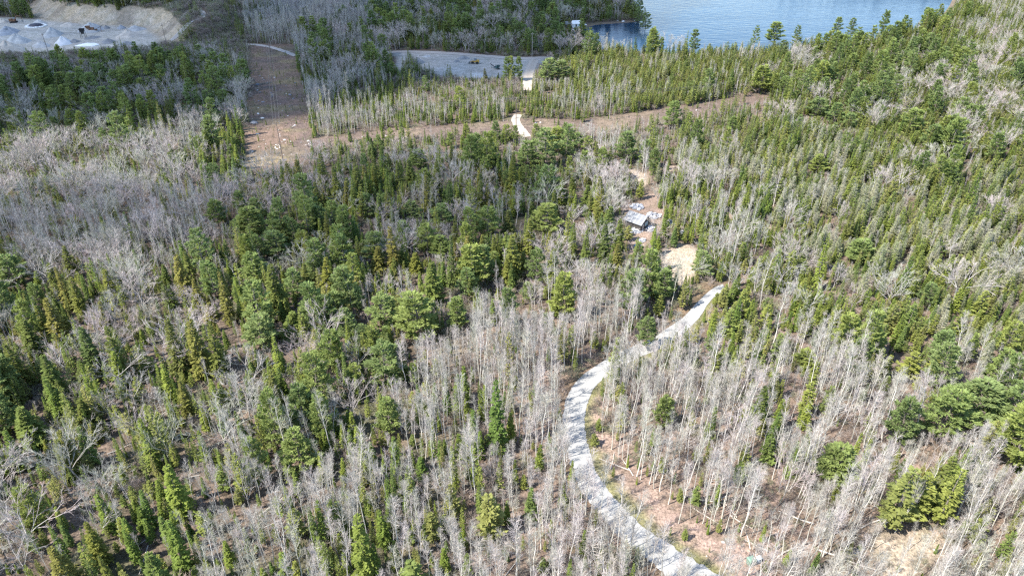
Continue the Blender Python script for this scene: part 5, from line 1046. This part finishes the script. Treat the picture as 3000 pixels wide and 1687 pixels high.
# low growth under and between the trees: seedlings, bare shrubs, dead branches, tussocks
def undergrowth():
    cell = 1.7
    gx, gy = np.meshgrid(np.arange(-420, 420, cell), np.arange(55, 640, cell))
    x = (gx + rng.uniform(-.5, .5, gx.shape) * cell).ravel(); y = (gy + rng.uniform(-.5, .5, gx.shape) * cell).ravel()
    px, py, zc = proj(x, y, 1.0); k = (px > -100) & (px < 3100) & (py < 1760); x, y, px = x[k], y[k], px[k]; n = len(x)
    bad = np.zeros(n, bool)
    for p, m_ in ((QUARRY, 1), (PIT, 1), (LAKE, -3), (YARD, 2)): bad |= sdist(p, x, y) > m_ - 2
    bad |= sdist(ROAD_POLY, x, y) > -.7
    for p in SANDS: bad |= inside(p, x, y)
    for p, w, _ in DIRT: bad |= line_dist(p, x, y) < w / 2 + .6
    pl_ = sdist(PLATEAU, x, y); bad |= (pl_ > -3) & (pl_ < 16) & (sdist(QUARRY, x, y) > -45) & (px < 540)
    dens = .40 + .5 * sm(.35, .65, vnoise(x, y, 10.0))
    opn = inside(STRIP, x, y) | inside(ROW2, x, y) | inside(OPEN_E, x, y) | inside(GLADE, x, y)
    dens = np.where(opn, .42, dens); ok = ~bad & (rng.random(n) < dens); x, y, opn = x[ok], y[ok], opn[ok]; n = len(x)
    P = np.stack([x, y, terrain(x, y) - .03], 1)
    s = rng.uniform(.06, .16, n) + .26 * sm(.45, .9, vnoise(x + 7, y, 6.0)) * rng.random(n); s = np.where(opn, rng.uniform(.02, .09, n), s); wd = rng.uniform(1.1, 1.8, n)
    return P, np.stack([s * wd, s * wd, s], 1), np.column_stack([np.zeros((n, 2)), rng.uniform(0, 6.28, n)])
P, S_, Rz = undergrowth(); u = rng.random(len(P)); print("UNDER", len(P))
upx, upy, _ = proj(P[:, 0], P[:, 1], 0.0); lush = np.where((upx < 1300) & (upy > 700), .55, np.where((upx > 2000) & (upy < 1000), .6, .28)) * np.where(upx > 1900, np.where(upy > 1100, .6, 1), 1)
green = (u < lush) & (S_[:, 2] > .05); S_[green] *= rng.uniform(1.0, 1.9, (green.sum(), 1))
mass("undergrowth", 'K', P[~green], S_[~green], Rz[~green], rng.integers(0, 4, (~green).sum()), "bare low shrubs and twigs under the trees", [q[2] for q in KIND['K']['protos']])
left_ = (upx < 1500) & (upy > 650) & ~green & (S_[:, 2] > .05); S_[left_] += (rng.random((left_.sum(), 1)) ** 2 * .22)
S2 = S_[green] * np.array([1.0, 1.0, 1.7])
g1 = rng.random(len(S2)) < .45; PG_, RG_ = P[green], Rz[green]
mass("fir_seedlings", 'S', PG_[g1], S2[g1], RG_[g1], rng.integers(0, 5, g1.sum()), "knee high to man high young firs under the trees", [q[2] for q in KIND['S']['protos']])
mass("cedar_seedlings", 'C', PG_[~g1], S2[~g1], RG_[~g1], rng.integers(0, 5, (~g1).sum()), "low yellow green young cedars under the trees", [q[2] for q in KIND['C']['protos']])
